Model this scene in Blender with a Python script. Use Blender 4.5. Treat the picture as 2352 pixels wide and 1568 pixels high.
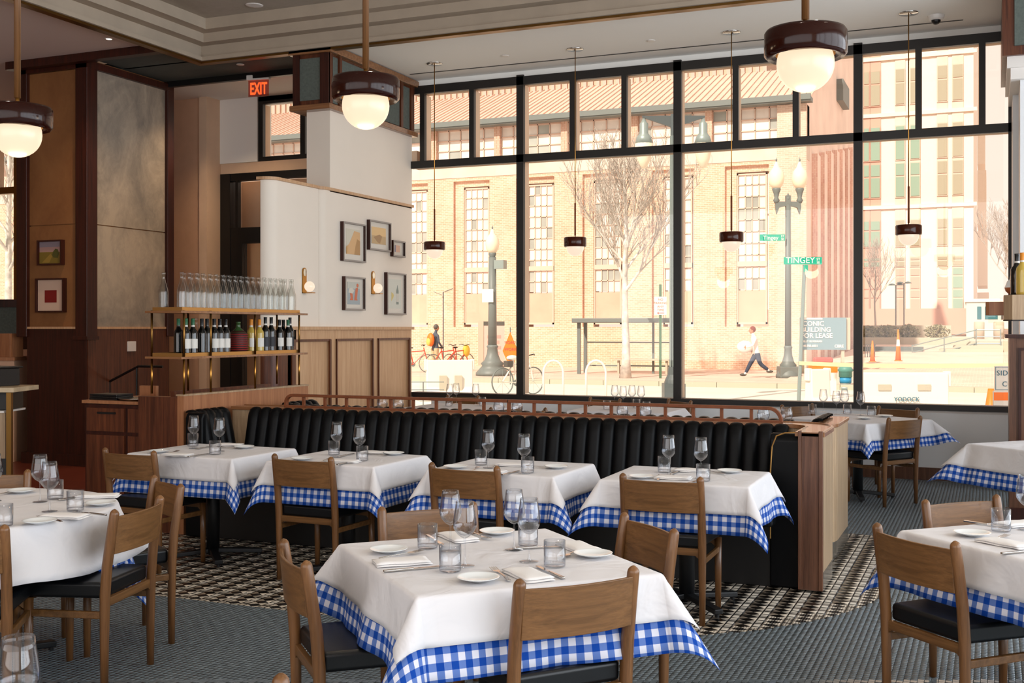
import bpy, bmesh, math, random
import numpy as np
from mathutils import Vector, Matrix
for o in list(bpy.data.objects): bpy.data.objects.remove(o)
SC = bpy.context.scene
COL = SC.collection
R = math.radians
PI = math.pi
rnd = random.Random(7)
# ------------------------------------------------------------------ camera
FPX, HCAM, HY, CX = 2600.0, 1.58, 754.0, 1176.0
TH = R(22.9)
ct, st = math.cos(TH), math.sin(TH)
cam = bpy.data.cameras.new('camera'); camo = bpy.data.objects.new('camera', cam); COL.objects.link(camo)
cam.sensor_width = 36.0; cam.lens = FPX / 2352 * 36.0
cam.shift_y = -(784 - HY) / 2352.0
cam.clip_start = 0.05; cam.clip_end = 400
camo.location = (0, 0, HCAM); camo.rotation_euler = (R(90), 0, TH)
SC.camera = camo
# ------------------------------------------------------------------ light, world, exposure
SC.view_settings.view_transform = 'Standard'; SC.view_settings.look = 'None'
SC.view_settings.gamma = 1.0; SC.view_settings.use_curve_mapping = False
SC.view_settings.exposure = 0.0
W = bpy.data.worlds.new('sky'); SC.world = W; W.use_nodes = True
bg = W.node_tree.nodes['Background']
bg.inputs[0].default_value = (1.12, 0.93, 0.79, 1); bg.inputs[1].default_value = 1.0
SC.cycles.max_bounces = 7; SC.cycles.diffuse_bounces = 4; SC.cycles.glossy_bounces = 3
SC.cycles.transmission_bounces = 4; SC.cycles.transparent_max_bounces = 24
SC.cycles.caustics_reflective = False; SC.cycles.caustics_refractive = False
SC.cycles.use_denoising = True; SC.cycles.sample_clamp_indirect = 4.0
sun = bpy.data.lights.new('sun', 'SUN'); sun.energy = 5.2; sun.angle = R(1.0); sun.color = (1.0, 0.89, 0.75)
suno = bpy.data.objects.new('sun', sun); COL.objects.link(suno)
suno.rotation_euler = Vector((0.17, 0.75, -0.64)).to_track_quat('-Z', 'Y').to_euler()
def area(name, loc, size, energy, color, target=None, sy=None):
    l = bpy.data.lights.new(name, 'AREA'); l.energy = energy; l.color = color
    l.shape = 'RECTANGLE'; l.size = size; l.size_y = sy or size
    o = bpy.data.objects.new(name, l); COL.objects.link(o); o.location = loc
    if target is not None:
        o.rotation_euler = (Vector(target) - Vector(loc)).to_track_quat('-Z', 'Y').to_euler()
    return o
DAY = (0.79, 0.89, 1.0); WARM = (1.0, 0.74, 0.48)
# fill lamps added at the unseen side and rear windows, standing in for daylight
area('fill_right', (4.42, 5.2, 2.6), 13.5, 900, DAY, (0, 5.2, 2.9), 3.6)
area('fill_rear', (-3.0, -1.9, 2.6), 11.0, 260, (.95, .96, 1.0), (-3.0, 5, 2.9), 3.6)
# ------------------------------------------------------------------ projection helpers (calibrated points)
def ray(px, py):
    u = (px - CX) / FPX; v = (HY - py) / FPX
    return (-st + u * ct, ct + u * st, v)
def gz(px, py, z=0.0):
    d = ray(px, py); t = (z - HCAM) / d[2]
    return Vector((d[0] * t, d[1] * t, z))
def gy(px, py, Y):
    d = ray(px, py); t = Y / d[1]
    return Vector((d[0] * t, Y, HCAM + d[2] * t))
def gt(px, py, t):
    d = ray(px, py); return Vector((d[0] * t, d[1] * t, HCAM + d[2] * t))
# ------------------------------------------------------------------ materials
def lin(c):
    if isinstance(c, str):
        c = [int(c[i:i + 2], 16) / 255 for i in (0, 2, 4)]
    return tuple((x / 12.92 if x <= .04045 else ((x + .055) / 1.055) ** 2.4) for x in c) + (1.0,)
class NT:
    def __init__(s, name):
        s.m = bpy.data.materials.new(name); s.m.use_nodes = True; s.t = s.m.node_tree
        s.b = s.t.nodes['Principled BSDF']; s.out = s.t.nodes['Material Output']
    def n(s, typ, **kw):
        nd = s.t.nodes.new(typ)
        for k, v in kw.items():
            if isinstance(k, str) and hasattr(nd, k): setattr(nd, k, v)
        return nd
    def l(s, a, b): s.t.links.new(a, b)
    def math(s, op, a, b=None):
        nd = s.n('ShaderNodeMath', operation=op)
        for i, x in enumerate((a, b)):
            if x is None: continue
            if isinstance(x, (int, float)): nd.inputs[i].default_value = x
            else: s.l(x, nd.inputs[i])
        return nd.outputs[0]
    def mix(s, f, a, b):
        nd = s.n('ShaderNodeMix', data_type='RGBA')
        if isinstance(f, (int, float)): nd.inputs[0].default_value = f
        else: s.l(f, nd.inputs[0])
        for i, x in ((6, a), (7, b)):
            if isinstance(x, (tuple, str)): nd.inputs[i].default_value = lin(x) if isinstance(x, str) else x
            else: s.l(x, nd.inputs[i])
        return nd.outputs[2]
    def coord(s, kind='Object', scale=(1, 1, 1), rot=(0, 0, 0)):
        mp = s.n('ShaderNodeMapping')
        if kind == 'World': tc = s.n('ShaderNodeNewGeometry'); kind = 'Position'
        else: tc = s.n('ShaderNodeTexCoord')
        mp.inputs['Scale'].default_value = scale; mp.inputs['Rotation'].default_value = rot
        s.l(tc.outputs[kind], mp.inputs[0]); return mp.outputs[0]
    def noise(s, vec, scale=5, detail=3, rough=.5, dist=0):
        nd = s.n('ShaderNodeTexNoise'); nd.inputs['Scale'].default_value = scale
        nd.inputs['Detail'].default_value = detail; nd.inputs['Roughness'].default_value = rough
        nd.inputs['Distortion'].default_value = dist
        s.l(vec, nd.inputs['Vector']); return nd.outputs[0]
    def ramp(s, f, stops):
        nd = s.n('ShaderNodeValToRGB'); cr = nd.color_ramp
        while len(cr.elements) < len(stops): cr.elements.new(.5)
        for e, (p, c) in zip(cr.elements, stops):
            e.position = p; e.color = lin(c) if isinstance(c, str) else c
        s.l(f, nd.inputs[0]); return nd.outputs[0]
    def bump(s, h, strength=.2, dist=.01):
        nd = s.n('ShaderNodeBump'); nd.inputs['Strength'].default_value = strength
        nd.inputs['Distance'].default_value = dist; s.l(h, nd.inputs['Height'])
        s.l(nd.outputs[0], s.b.inputs['Normal'])
def mat(name, col, rough=.5, metal=0., spec=.5, var=0., vscale=6, bump=0., emit=0., coat=0., kind='Object', stretch=(1, 1, 1), bscale=None):
    k = NT(name); b = k.b
    b.inputs['Roughness'].default_value = rough; b.inputs['Metallic'].default_value = metal
    b.inputs['Specular IOR Level'].default_value = spec; b.inputs['Coat Weight'].default_value = coat
    c = lin(col)
    b.inputs['Base Color'].default_value = c
    if var or bump:
        v = k.coord(kind, stretch); nz = k.noise(v, vscale, 4, .55)
        if var:
            d = tuple(x * (1 - var) for x in c[:3]) + (1,); e = tuple(min(1, x * (1 + var)) for x in c[:3]) + (1,)
            k.l(k.ramp(nz, [(.3, d), (.7, e)]), b.inputs['Base Color'])
        if bump:
            k.bump(nz if not bscale else k.noise(v, bscale, 3), bump, .004)
    if emit:
        b.inputs['Emission Color'].default_value = c; b.inputs['Emission Strength'].default_value = emit
    return k.m
def wood(name, c1, c2, grain='z', rough=.4, scale=1.0, kind='Object', spec=.4, coat=0.):
    k = NT(name)
    s = {'x': (.9, 22, 22), 'y': (22, .9, 22), 'z': (22, 22, .9)}[grain]
    v = k.coord(kind, tuple(q * scale for q in s))
    n1 = k.noise(v, 1.6, 5, .6, .5); n2 = k.noise(v, 9, 4, .6)
    f = k.math('ADD', k.math('MULTIPLY', n1, .7), k.math('MULTIPLY', n2, .3))
    k.l(k.ramp(f, [(.34, c1), (.64, c2)]), k.b.inputs['Base Color'])
    k.b.inputs['Roughness'].default_value = rough; k.b.inputs['Specular IOR Level'].default_value = spec
    k.b.inputs['Coat Weight'].default_value = coat
    k.bump(n2, .12, .002)
    return k.m
def glassy(name, tint=(1, 1, 1), edge=(.55, .6, .64), blend=.25, rough=0.0, refl=1.0, gmax=.6):
    """thin glass: mostly transparent, reflecting and tinting more at grazing angles (Fresnel)"""
    k = NT(name); k.t.nodes.remove(k.b)
    lw = k.n('ShaderNodeLayerWeight'); lw.inputs[0].default_value = .5
    tr = k.n('ShaderNodeBsdfTransparent'); gl = k.n('ShaderNodeBsdfGlossy'); gl.inputs['Roughness'].default_value = rough
    gl.inputs['Color'].default_value = (refl, refl, refl, 1); f = lw.outputs['Facing']
    k.l(k.mix(k.math('POWER', f, 1.0 / blend), tuple(tint) + (1,), tuple(edge) + (1,)), tr.inputs[0])
    g_ = k.math('ADD', k.math('MULTIPLY', k.math('POWER', f, 3.0), gmax), min(.035, gmax))
    mx = k.n('ShaderNodeMixShader'); k.l(g_, mx.inputs[0])
    k.l(tr.outputs[0], mx.inputs[1]); k.l(gl.outputs[0], mx.inputs[2]); k.l(mx.outputs[0], k.out.inputs[0])
    return k.m
def brickmat(name, c1, c2, mortar, sx=.215, sy=.075, rot=(R(90), 0, 0), rough=.85):
    k = NT(name); v = k.coord('Object', (1, 1, 1), rot)
    b = k.n('ShaderNodeTexBrick'); k.l(v, b.inputs['Vector'])
    b.inputs['Color1'].default_value = lin(c1); b.inputs['Color2'].default_value = lin(c2); b.inputs['Mortar'].default_value = lin(mortar)
    b.inputs['Scale'].default_value = 1; b.inputs['Brick Width'].default_value = sx; b.inputs['Row Height'].default_value = sy
    b.inputs['Mortar Size'].default_value = .008; b.inputs['Mortar Smooth'].default_value = .2
    n = k.noise(v, .6, 4)
    hs = k.n('ShaderNodeHueSaturation'); k.l(b.outputs[0], hs.inputs['Color']); k.l(k.math('ADD', k.math('MULTIPLY', n, .5), .75), hs.inputs['Value'])
    k.l(hs.outputs[0], k.b.inputs['Base Color']); k.b.inputs['Roughness'].default_value = rough
    return k.m
def gingham(name):
    k = NT(name); tc = k.n('ShaderNodeTexCoord'); sp = k.n('ShaderNodeSeparateXYZ'); k.l(tc.outputs['UV'], sp.inputs[0])
    def st_(o): return k.math('LESS_THAN', k.math('FRACT', k.math('MULTIPLY', o, 20.0)), .5)
    s_ = k.math('MULTIPLY', k.math('ADD', st_(sp.outputs[0]), st_(sp.outputs[1])), .5)
    k.l(k.ramp(s_, [(0, 'cdcdd8'), (.5, '5a74b0'), (1, '123f94')]), k.b.inputs['Base Color'])
    k.t.nodes[-1].color_ramp.interpolation = 'LINEAR'
    k.b.inputs['Roughness'].default_value = .85; k.b.inputs['Specular IOR Level'].default_value = .1
    return k.m
def tilepattern(name):
    """black and bone cement tile: strips of triangles with narrow bands of small squares"""
    k = NT(name); tc = k.n('ShaderNodeTexCoord'); sp = k.n('ShaderNodeSeparateXYZ'); k.l(tc.outputs['UV'], sp.inputs[0])
    x = k.math('FRACT', k.math('DIVIDE', sp.outputs[0], .14)); y = k.math('FRACT', k.math('DIVIDE', sp.outputs[1], .07))
    # a strip of facing triangles, then a narrow band of small squares between dark lines
    xs = k.math('DIVIDE', x, .64)
    tri = k.math('LESS_THAN', k.math('ABSOLUTE', k.math('SUBTRACT', y, .5)), k.math('MULTIPLY', k.math('ABSOLUTE', k.math('SUBTRACT', xs, .5)), .96))
    ins = k.math('LESS_THAN', x, .64)
    band = k.math('MULTIPLY', k.math('GREATER_THAN', x, .70), k.math('LESS_THAN', x, .94)); sq = k.math('MULTIPLY', k.math('GREATER_THAN', y, .22), band)
    v = k.math('ADD', k.math('MULTIPLY', ins, tri), k.math('MULTIPLY', sq, .62))
    n = k.noise(k.coord('World'), 14, 2)
    v = k.math('MULTIPLY', v, k.math('ADD', .6, k.math('MULTIPLY', n, .7)))
    k.l(k.ramp(v, [(.0, '1b1917'), (.85, 'cdc2b2')]), k.b.inputs['Base Color'])
    k.b.inputs['Roughness'].default_value = .22; k.b.inputs['Specular IOR Level'].default_value = .5
    return k.m
def plaster(name, c1, c2, scale=1.5, rough=.55):
    k = NT(name); v = k.coord('Object', (1, 1, .7)); n = k.noise(v, scale, 6, .62, 1.5); n2 = k.noise(v, scale * 5, 5, .7, 2)
    f = k.math('ADD', k.math('MULTIPLY', n, .7), k.math('MULTIPLY', n2, .3))
    k.l(k.ramp(f, [(.36, c1), (.64, c2)]), k.b.inputs['Base Color']); k.b.inputs['Roughness'].default_value = rough
    k.bump(n2, .1, .004); return k.m
M = {}
M['oak'] = wood('oak', '523419', '7a5330', 'z', .36, coat=.1)
M['oakx'] = wood('oak_across', '56391c', '7d5732', 'x', .38, coat=.1)
M['walnut'] = wood('walnut', '3a1a0d', '6b3a22', 'z', .38)
M['walnut_n'] = wood('neutral_walnut', '44291c', '714c38', 'z', .38)
M['walnut_d'] = wood('walnut_dark', '220c06', '43190d', 'z', .4)
M['panelwood'] = wood('panel_wood', 'b98e68', 'd0aa84', 'z', .45)
M['endwood'] = wood('banquette_wood', '8d7358', 'b39a7c', 'z', .3)
M['capwood'] = wood('cap_wood', '6e462c', '956844', 'x', .25, coat=.3)
M['railwood'] = mat('rail_wood', '733f22', .5, spec=.3, var=.15, vscale=20)
M['boxwood'] = wood('partition_wood', '8a583a', 'a9744f', 'z', .4)
M['leather'] = mat('black_leather', '060709', .42, spec=.14, bump=.08, vscale=60)
M['seatleather'] = mat('seat_leather', '090b0e', .36, spec=.35, bump=.06, vscale=50)
def linen(name, c, sc, amt):
    k = NT(name); k.b.inputs['Base Color'].default_value = lin(c); k.b.inputs['Roughness'].default_value = .9; k.b.inputs['Specular IOR Level'].default_value = .08
    v = k.coord('Object'); n1 = k.noise(v, sc, 3, .5, 1.0)
    nd = k.n('ShaderNodeBump'); nd.inputs['Strength'].default_value = amt; nd.inputs['Distance'].default_value = .03; k.l(n1, nd.inputs['Height']); k.l(nd.outputs[0], k.b.inputs['Normal'])
    return k.m
M['cloth'] = linen('white_cloth', 'd2d0d2', 5.0, .45)
M['napkin'] = mat('napkin_cloth', 'dbd8d6', .9, spec=.08, bump=.2, vscale=12)
M['gingham'] = gingham('blue_gingham')
M['iron'] = mat('black_iron', '0b0c0f', .45)
M['black'] = mat('black_paint', '0d0c0c', .4)
M['frame'] = mat('window_frame_black', '16120f', .45)
M['chrome'] = mat('silver_steel', 'c9c5c0', .15, metal=1)
M['brass'] = mat('brass', 'a8793a', .28, metal=1)
M['brassd'] = mat('dull_brass', '7d5c30', .35, metal=1)
M['copper'] = mat('brass_fascia', 'b78a4e', .35, metal=.8)
M['drink'] = glassy('drinking_glass', (.985, .99, 1.0), (.42, .47, .54), .5, gmax=.8)
M['bottleglass'] = glassy('clear_bottle_glass', (.93, .94, .93), (.36, .35, .32), .6, gmax=.8)
M['pane'] = glassy('window_glass', (.985, .985, .98), (.8, .82, .8), .2, gmax=.025)
M['wineglass_dark'] = mat('dark_bottle', '0a0b0a', .08, spec=.6)
M['greenglass'] = mat('green_bottle', '35522c', .1, spec=.6)
M['whitewine'] = mat('white_wine_bottle', 'b59a45', .1, spec=.6)
M['labelw'] = mat('bottle_label', 'd9d6cf', .6)
M['labeld'] = mat('bottle_label_dark', '23242a', .6)
M['labelt'] = mat('bottle_print', '8f8b84', .6)
M['foil_g'] = mat('green_foil', '1f5e3c', .35)
M['foil_o'] = mat('orange_foil', 'd98a2a', .35)
M['foil_b'] = mat('black_foil', '0e0e10', .35)
M['plate'] = mat('white_porcelain', 'dfe2e2', .12, spec=.5)
M['white'] = mat('white_wall', 'ece1d3', .8, var=.03, vscale=1)
M['whitewin'] = mat('window_wall_white', 'e4e6e8', .45, var=.02, vscale=1)
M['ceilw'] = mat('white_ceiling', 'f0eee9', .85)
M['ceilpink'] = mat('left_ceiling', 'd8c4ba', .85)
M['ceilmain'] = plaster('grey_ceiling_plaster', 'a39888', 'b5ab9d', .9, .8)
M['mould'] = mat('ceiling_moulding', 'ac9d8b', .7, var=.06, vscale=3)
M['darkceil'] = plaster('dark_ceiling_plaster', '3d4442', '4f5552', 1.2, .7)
M['plasterg'] = plaster('grey_column_plaster', '7d746a', 'b0a08c', 1.3, .5)
M['plasterb'] = plaster('brown_column_plaster', '7d4f2a', '8f6036', 1.3, .6)
M['fabric'] = mat('grey_fabric_panel', '59605a', .9, var=.15, vscale=40)
M['beige'] = mat('beige_wall', 'cfa688', .8, var=.04)
M['beigel'] = mat('light_beige_wall', 'd9bb9f', .8, var=.03)
def opal(name, c, e):
    m_ = mat(name, c, .3, emit=e); m_.node_tree.nodes['Principled BSDF'].inputs['Base Color'].default_value = (.10, .09, .07, 1); return m_
M['globe'] = opal('opal_globe', 'ffe6c4', 1.0)
M['globes'] = opal('opal_globe_small', 'ffe6cc', .95)
M['shade'] = mat('oxblood_enamel', '240904', .14, spec=.25)
M['shades'] = mat('brown_enamel', '40180a', .15, spec=.3)
M['bulb'] = mat('downlight_lens', 'ffe9cf', .3, emit=3.0)
M['trimw'] = mat('white_trim', 'e4ded8', .5)
M['tile'] = mat('grey_mosaic_tile', '626c72', .2, spec=.5, var=.22, vscale=22, kind='World')
M['grout'] = mat('grout', '9aa4a8', .8)
M['groutd'] = mat('dark_grout', '1b1917', .7)
M['pattern'] = tilepattern('patterned_tile')
M['redfloor'] = wood('red_wood_floor', '5a261c', '7a3828', 'x', .3)
M['marble'] = mat('marble_top', 'c2ad8c', .25, var=.15, vscale=12)
M['kick'] = mat('steel_kick_plate', '9a958c', .22, metal=.9)
M['red'] = mat('red_print', '7d120c', .6)
M['mat_pink'] = mat('picture_mount', 'd7b7a0', .7)
M['mountw'] = mat('white_mount', 'e6dfd5', .6)
M['mirror'] = mat('small_mirror', 'd8d4c4', .05, metal=1)
M['exitred'] = mat('exit_letters', 'ff4a1e', .4, emit=2.2)
M['exitp'] = glassy('exit_panel', (.95, .55, .52), (.9, .3, .25), .4)
# outside
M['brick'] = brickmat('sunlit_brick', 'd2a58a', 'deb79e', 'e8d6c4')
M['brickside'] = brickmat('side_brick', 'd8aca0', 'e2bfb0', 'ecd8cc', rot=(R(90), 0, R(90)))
M['brickdark'] = brickmat('reveal_brick', 'c49a84', 'd0a894', 'dcc6b6', rot=(R(90), 0, R(90)))  # darker brick; on the jamb reveals the shade is put into this colour
M['conc'] = mat('pale_concrete', 'd9c8ba', .85, var=.1, vscale=.8)
M['roofm'] = mat('standing_seam_metal', 'd8b8a8', .5, var=.06, vscale=1)
M['roofs'] = mat('roof_seam', 'c6aa9e', .5)
M['rib'] = mat('ribbed_metal', 'cdb09a', .6)
M['winframe'] = mat('steel_window_frame', 'd8bcac', .7)
M['opaq'] = mat('hazy_pane', 'e4dcd4', .25, var=.12, vscale=.9, kind='Object')
M['opaqg'] = mat('grey_pane', 'a9aca6', .2, var=.2, vscale=.7)
M['board'] = mat('boarded_panel', 'ccb09c', .8, var=.1, vscale=1)
M['walk'] = brickmat('brick_sidewalk', 'd4b4a4', 'dabfb0', 'e2cdc0', .2, .1, (0, 0, 0))
M['road'] = mat('asphalt', 'd2cfc6', .9, var=.06, vscale=.6)
M['curb'] = mat('curb_stone', 'b9b2a0', .9)
M['barrier'] = mat('white_plastic_barrier', 'e6ddd2', .5)
M['pole'] = mat('grey_green_cast_iron', '6f7674', .5)
M['polenear'] = mat('dark_cast_iron', '50585a', .4)
M['poleg'] = mat('steel_pole', '8d9a98', .4, metal=.3)
M['acorn'] = mat('frosted_acorn_globe', 'f0e0c8', .3)
M['bark'] = mat('pale_birch_bark', 'c9c4bc', .8, var=.35, vscale=4)
M['twig'] = mat('grey_twigs', 'b9b0a6', .9)
M['signg'] = mat('street_sign_green', '00a084', .4)
M['signw'] = mat('sign_white', 'e6e0d6', .5)
M['signt'] = mat('sign_letters_white', 'f4f0e8', .5)
M['signblue'] = mat('billboard_blue', '7f9aa6', .5)
M['inkblue'] = mat('sign_ink_blue', '3f6d80', .5)
M['inkred'] = mat('sign_ink_red', 'b4564c', .5)
M['ink'] = mat('dark_ink', '55504a', .6)
M['orange'] = mat('safety_orange', 'ff7a22', .5)
M['yellow'] = mat('caution_yellow', 'd9d19c', .5)
M['redbike'] = mat('red_bike_paint', 'c8452a', .4)
M['tower'] = mat('white_tower_cladding', 'eadccd', .8, var=.03)
M['towerp'] = mat('pink_tower_spandrel', 'd0a594', .8)
M['towerg'] = mat('tower_glass', '93ab9a', .15)
M['towerg2'] = mat('tower_glass_grey', 'a8a28e', .15)
M['hedge'] = mat('dry_shrub', '8d8668', .9, var=.3, vscale=3)
M['booth'] = mat('pale_blue_booth', 'b4c4bf', .6)
M['boothg'] = mat('booth_glass', '2f6a72', .1)
M['skin'] = mat('skin', 'b58468', .6)
M['hair'] = mat('hair', '4a3026', .8)
M['shirt'] = mat('white_shirt', 'e8ddd4', .8)
M['jeans'] = mat('dark_trousers', '3a4254', .8)
M['khaki'] = mat('khaki_trousers', 'c8b08c', .8)
M['jacket'] = mat('navy_jacket', '4c5562', .8)
M['blueplastic'] = mat('blue_plastic', '2f8fc0', .5)
# ------------------------------------------------------------------ mesh building
class MB:
    def __init__(s): s.v = []; s.f = []
    def add(s, vs, fs):
        n = len(s.v); s.v += [tuple(p) for p in vs]; s.f += [tuple(i + n for i in f) for f in fs]; return s
    def box(s, x0, x1, y0, y1, z0, z1):
        return s.add([(x0, y0, z0), (x1, y0, z0), (x1, y1, z0), (x0, y1, z0), (x0, y0, z1), (x1, y0, z1), (x1, y1, z1), (x0, y1, z1)],
                     [(0, 3, 2, 1), (4, 5, 6, 7), (0, 1, 5, 4), (1, 2, 6, 5), (2, 3, 7, 6), (3, 0, 4, 7)])
    def prism(s, pts, z0, z1):
        n = len(pts)
        return s.add([(x, y, z0) for x, y in pts] + [(x, y, z1) for x, y in pts],
                     [tuple(range(n))[::-1], tuple(range(n, 2 * n))] + [(i, (i + 1) % n, n + (i + 1) % n, n + i) for i in range(n)])
    def prismx(s, pts, x0, x1):      # pts in (y,z)
        n = len(pts)
        return s.add([(x0, y, z) for y, z in pts] + [(x1, y, z) for y, z in pts],
                     [tuple(range(n))[::-1], tuple(range(n, 2 * n))] + [(i, (i + 1) % n, n + (i + 1) % n, n + i) for i in range(n)])
    def prismy(s, pts, y0, y1):      # pts in (x,z)
        n = len(pts)
        return s.add([(x, y0, z) for x, z in pts] + [(x, y1, z) for x, z in pts],
                     [tuple(range(n)), tuple(range(n, 2 * n))[::-1]] + [((i + 1) % n, i, n + i, n + (i + 1) % n) for i in range(n)])
    def lathe(s, prof, n=20, c=(0, 0, 0), caps=True):
        vs = []; fs = []
        for r, z in prof:
            for i in range(n):
                a = 2 * PI * i / n; vs.append((c[0] + r * math.cos(a), c[1] + r * math.sin(a), c[2] + z))
        for j in range(len(prof) - 1):
            for i in range(n):
                k = (i + 1) % n; fs.append((j * n + i, j * n + k, (j + 1) * n + k, (j + 1) * n + i))
        if caps:
            if prof[0][0] > 1e-4: fs.append(tuple(range(n))[::-1])
            if prof[-1][0] > 1e-4: fs.append(tuple((len(prof) - 1) * n + i for i in range(n)))
        return s.add(vs, fs)
    def tube(s, pts, r, n=8, closed=False, caps=True):
        P = [Vector(p) for p in pts]; m = len(P); rr = r if isinstance(r, (list, tuple)) else [r] * m
        vs = []; fs = []; up = None
        for i, p in enumerate(P):
            if closed: d = P[(i + 1) % m] - P[i - 1]
            else: d = P[min(i + 1, m - 1)] - P[max(i - 1, 0)]
            if d.length < 1e-9: d = Vector((0, 0, 1))
            d.normalize()
            if up is None:
                up = Vector((0, 0, 1)) if abs(d.z) < .9 else Vector((1, 0, 0))
            a = d.cross(up).normalized(); b = a.cross(d).normalized(); up = b
            for j in range(n):
                t = 2 * PI * j / n; vs.append(p + (a * math.cos(t) + b * math.sin(t)) * rr[i])
        L = m if closed else m - 1
        for i in range(L):
            k = (i + 1) % m
            for j in range(n):
                q = (j + 1) % n; fs.append((i * n + j, i * n + q, k * n + q, k * n + j))
        if caps and not closed: fs += [tuple(range(n))[::-1], tuple((m - 1) * n + j for j in range(n))]
        return s.add(vs, fs)
    def bar(s, a, b, w, h, up=(0, 0, 1)):
        a = Vector(a); b = Vector(b); d = (b - a).normalized(); u = Vector(up)
        x = d.cross(u).normalized() * (w / 2); y = x.cross(d).normalized() * (h / 2)
        vs = [a - x - y, a + x - y, a + x + y, a - x + y, b - x - y, b + x - y, b + x + y, b - x + y]
        return s.add(vs, [(0, 3, 2, 1), (4, 5, 6, 7), (0, 1, 5, 4), (1, 2, 6, 5), (2, 3, 7, 6), (3, 0, 4, 7)])
    def ball(s, c, rx, ry=None, rz=None, n=14, m=9):
        ry = ry or rx; rz = rz or rx; vs = []; fs = []
        vs.append((c[0], c[1], c[2] - rz))
        for j in range(1, m):
            a = PI * j / m
            for i in range(n):
                t = 2 * PI * i / n
                vs.append((c[0] + rx * math.sin(a) * math.cos(t), c[1] + ry * math.sin(a) * math.sin(t), c[2] - rz * math.cos(a)))
        vs.append((c[0], c[1], c[2] + rz)); L = len(vs) - 1
        for i in range(n): fs.append((0, 1 + (i + 1) % n, 1 + i))
        for j in range(m - 2):
            for i in range(n):
                k = (i + 1) % n; fs.append((1 + j * n + i, 1 + j * n + k, 1 + (j + 1) * n + k, 1 + (j + 1) * n + i))
        b = 1 + (m - 2) * n
        for i in range(n): fs.append((L, b + i, b + (i + 1) % n))
        return s.add(vs, fs)
    def xf(s, mtx):
        s.v = [tuple(mtx @ Vector(p)) for p in s.v]; return s
    def mesh(s, name):
        me = bpy.data.meshes.new(name); me.from_pydata(s.v, [], s.f); me.update(); return me
def link(name, me, material, parent=None, smooth=False, bev=0, sub=0):
    if isinstance(me, MB): me = me.mesh(name)
    o = bpy.data.objects.new(name, me); COL.objects.link(o)
    if material is not None and not me.materials: me.materials.append(material)
    if smooth: me.polygons.foreach_set('use_smooth', [True] * len(me.polygons))
    if parent: o.parent = parent
    if bev:
        b = o.modifiers.new('bevel', 'BEVEL'); b.width = bev; b.segments = 2; b.limit_method = 'ANGLE'
        me.polygons.foreach_set('use_smooth', [True] * len(me.polygons))
        b.harden_normals = True
    if sub:
        b = o.modifiers.new('sub', 'SUBSURF'); b.levels = sub; b.render_levels = sub
    return o
def sharp(o, ang=40):
    me = o.data
    try: me.set_sharp_from_angle(angle=R(ang))
    except Exception: pass
    return o
def tag(o, label=None, cat=None, group=None, kind=None):
    if label: o['label'] = label
    if cat: o['category'] = cat
    if group: o['group'] = group
    if kind: o['kind'] = kind
    return o
def thing(name, label, cat, loc=(0, 0, 0), rz=0, group=None):
    o = bpy.data.objects.new(name, None); COL.objects.link(o); o.location = loc; o.rotation_euler = (0, 0, rz)
    o.empty_display_size = .05
    return tag(o, label, cat, group)
def struct(name, me, material, **kw):
    o = link(name, me, material, **kw); o['kind'] = 'structure'; return o
def dup(root, loc, rz=0, label=None, group=None):
    r = root.copy(); COL.objects.link(r); r.location = loc; r.rotation_euler = (0, 0, rz)
    if label: r['label'] = label
    if group: r['group'] = group
    for ch in list(root.children):
        c = ch.copy(); COL.objects.link(c); c.parent = r
        for g in list(ch.children):
            d = g.copy(); COL.objects.link(d); d.parent = c
    return r
def relabel(o, label, group=None):
    o['label'] = label
    if group: o['group'] = group
    return o
FONT_CACHE = {}
def text_mesh(s, size, depth=.0, align='CENTER', bold=0.0, spacing=1.0):
    key = (s, size, depth, align, bold, spacing)
    if key in FONT_CACHE: return FONT_CACHE[key]
    cu = bpy.data.curves.new('t', 'FONT'); cu.body = s; cu.size = size; cu.extrude = depth; cu.align_x = align; cu.offset = bold; cu.space_character = spacing
    cu.resolution_u = 3
    o = bpy.data.objects.new('t', cu); COL.objects.link(o)
    dg = bpy.context.evaluated_depsgraph_get(); me = bpy.data.meshes.new_from_object(o.evaluated_get(dg))
    bpy.data.objects.remove(o); bpy.data.curves.remove(cu); me.materials.clear()
    FONT_CACHE[key] = me; return me
def text(s, size, material, parent, loc, rot=(R(90), 0, 0), name='lettering', align='CENTER', bold=0., depth=.002, spacing=1.0):
    me = text_mesh(s, size, depth, align, bold, spacing)
    if me.materials and me.materials[0] != material: me = me.copy(); me.materials.clear()
    o = link(name, me, material, parent); o.location = loc; o.rotation_euler = rot; return o
# ================================================================== THE ROOM
YW, ZC, XA, XC = 12.57, 4.67, -6.67, -9.53
XR, YB, XL = 4.2, -2.0, -16.0
# floor slab (grout bed)
fl = struct('floor', MB().box(XL, XR, YB, YW, -.12, -.006), M['grout'])
link('grout_bed', MB().box(-6.6, -.35, 5.2, 9.2, -.0055, -.004), M['groutd'], fl)
link('red_floor_boards', MB().box(XL, -6.95, 4.9, YW, -.0055, .001), M['redfloor'], fl)
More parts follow.
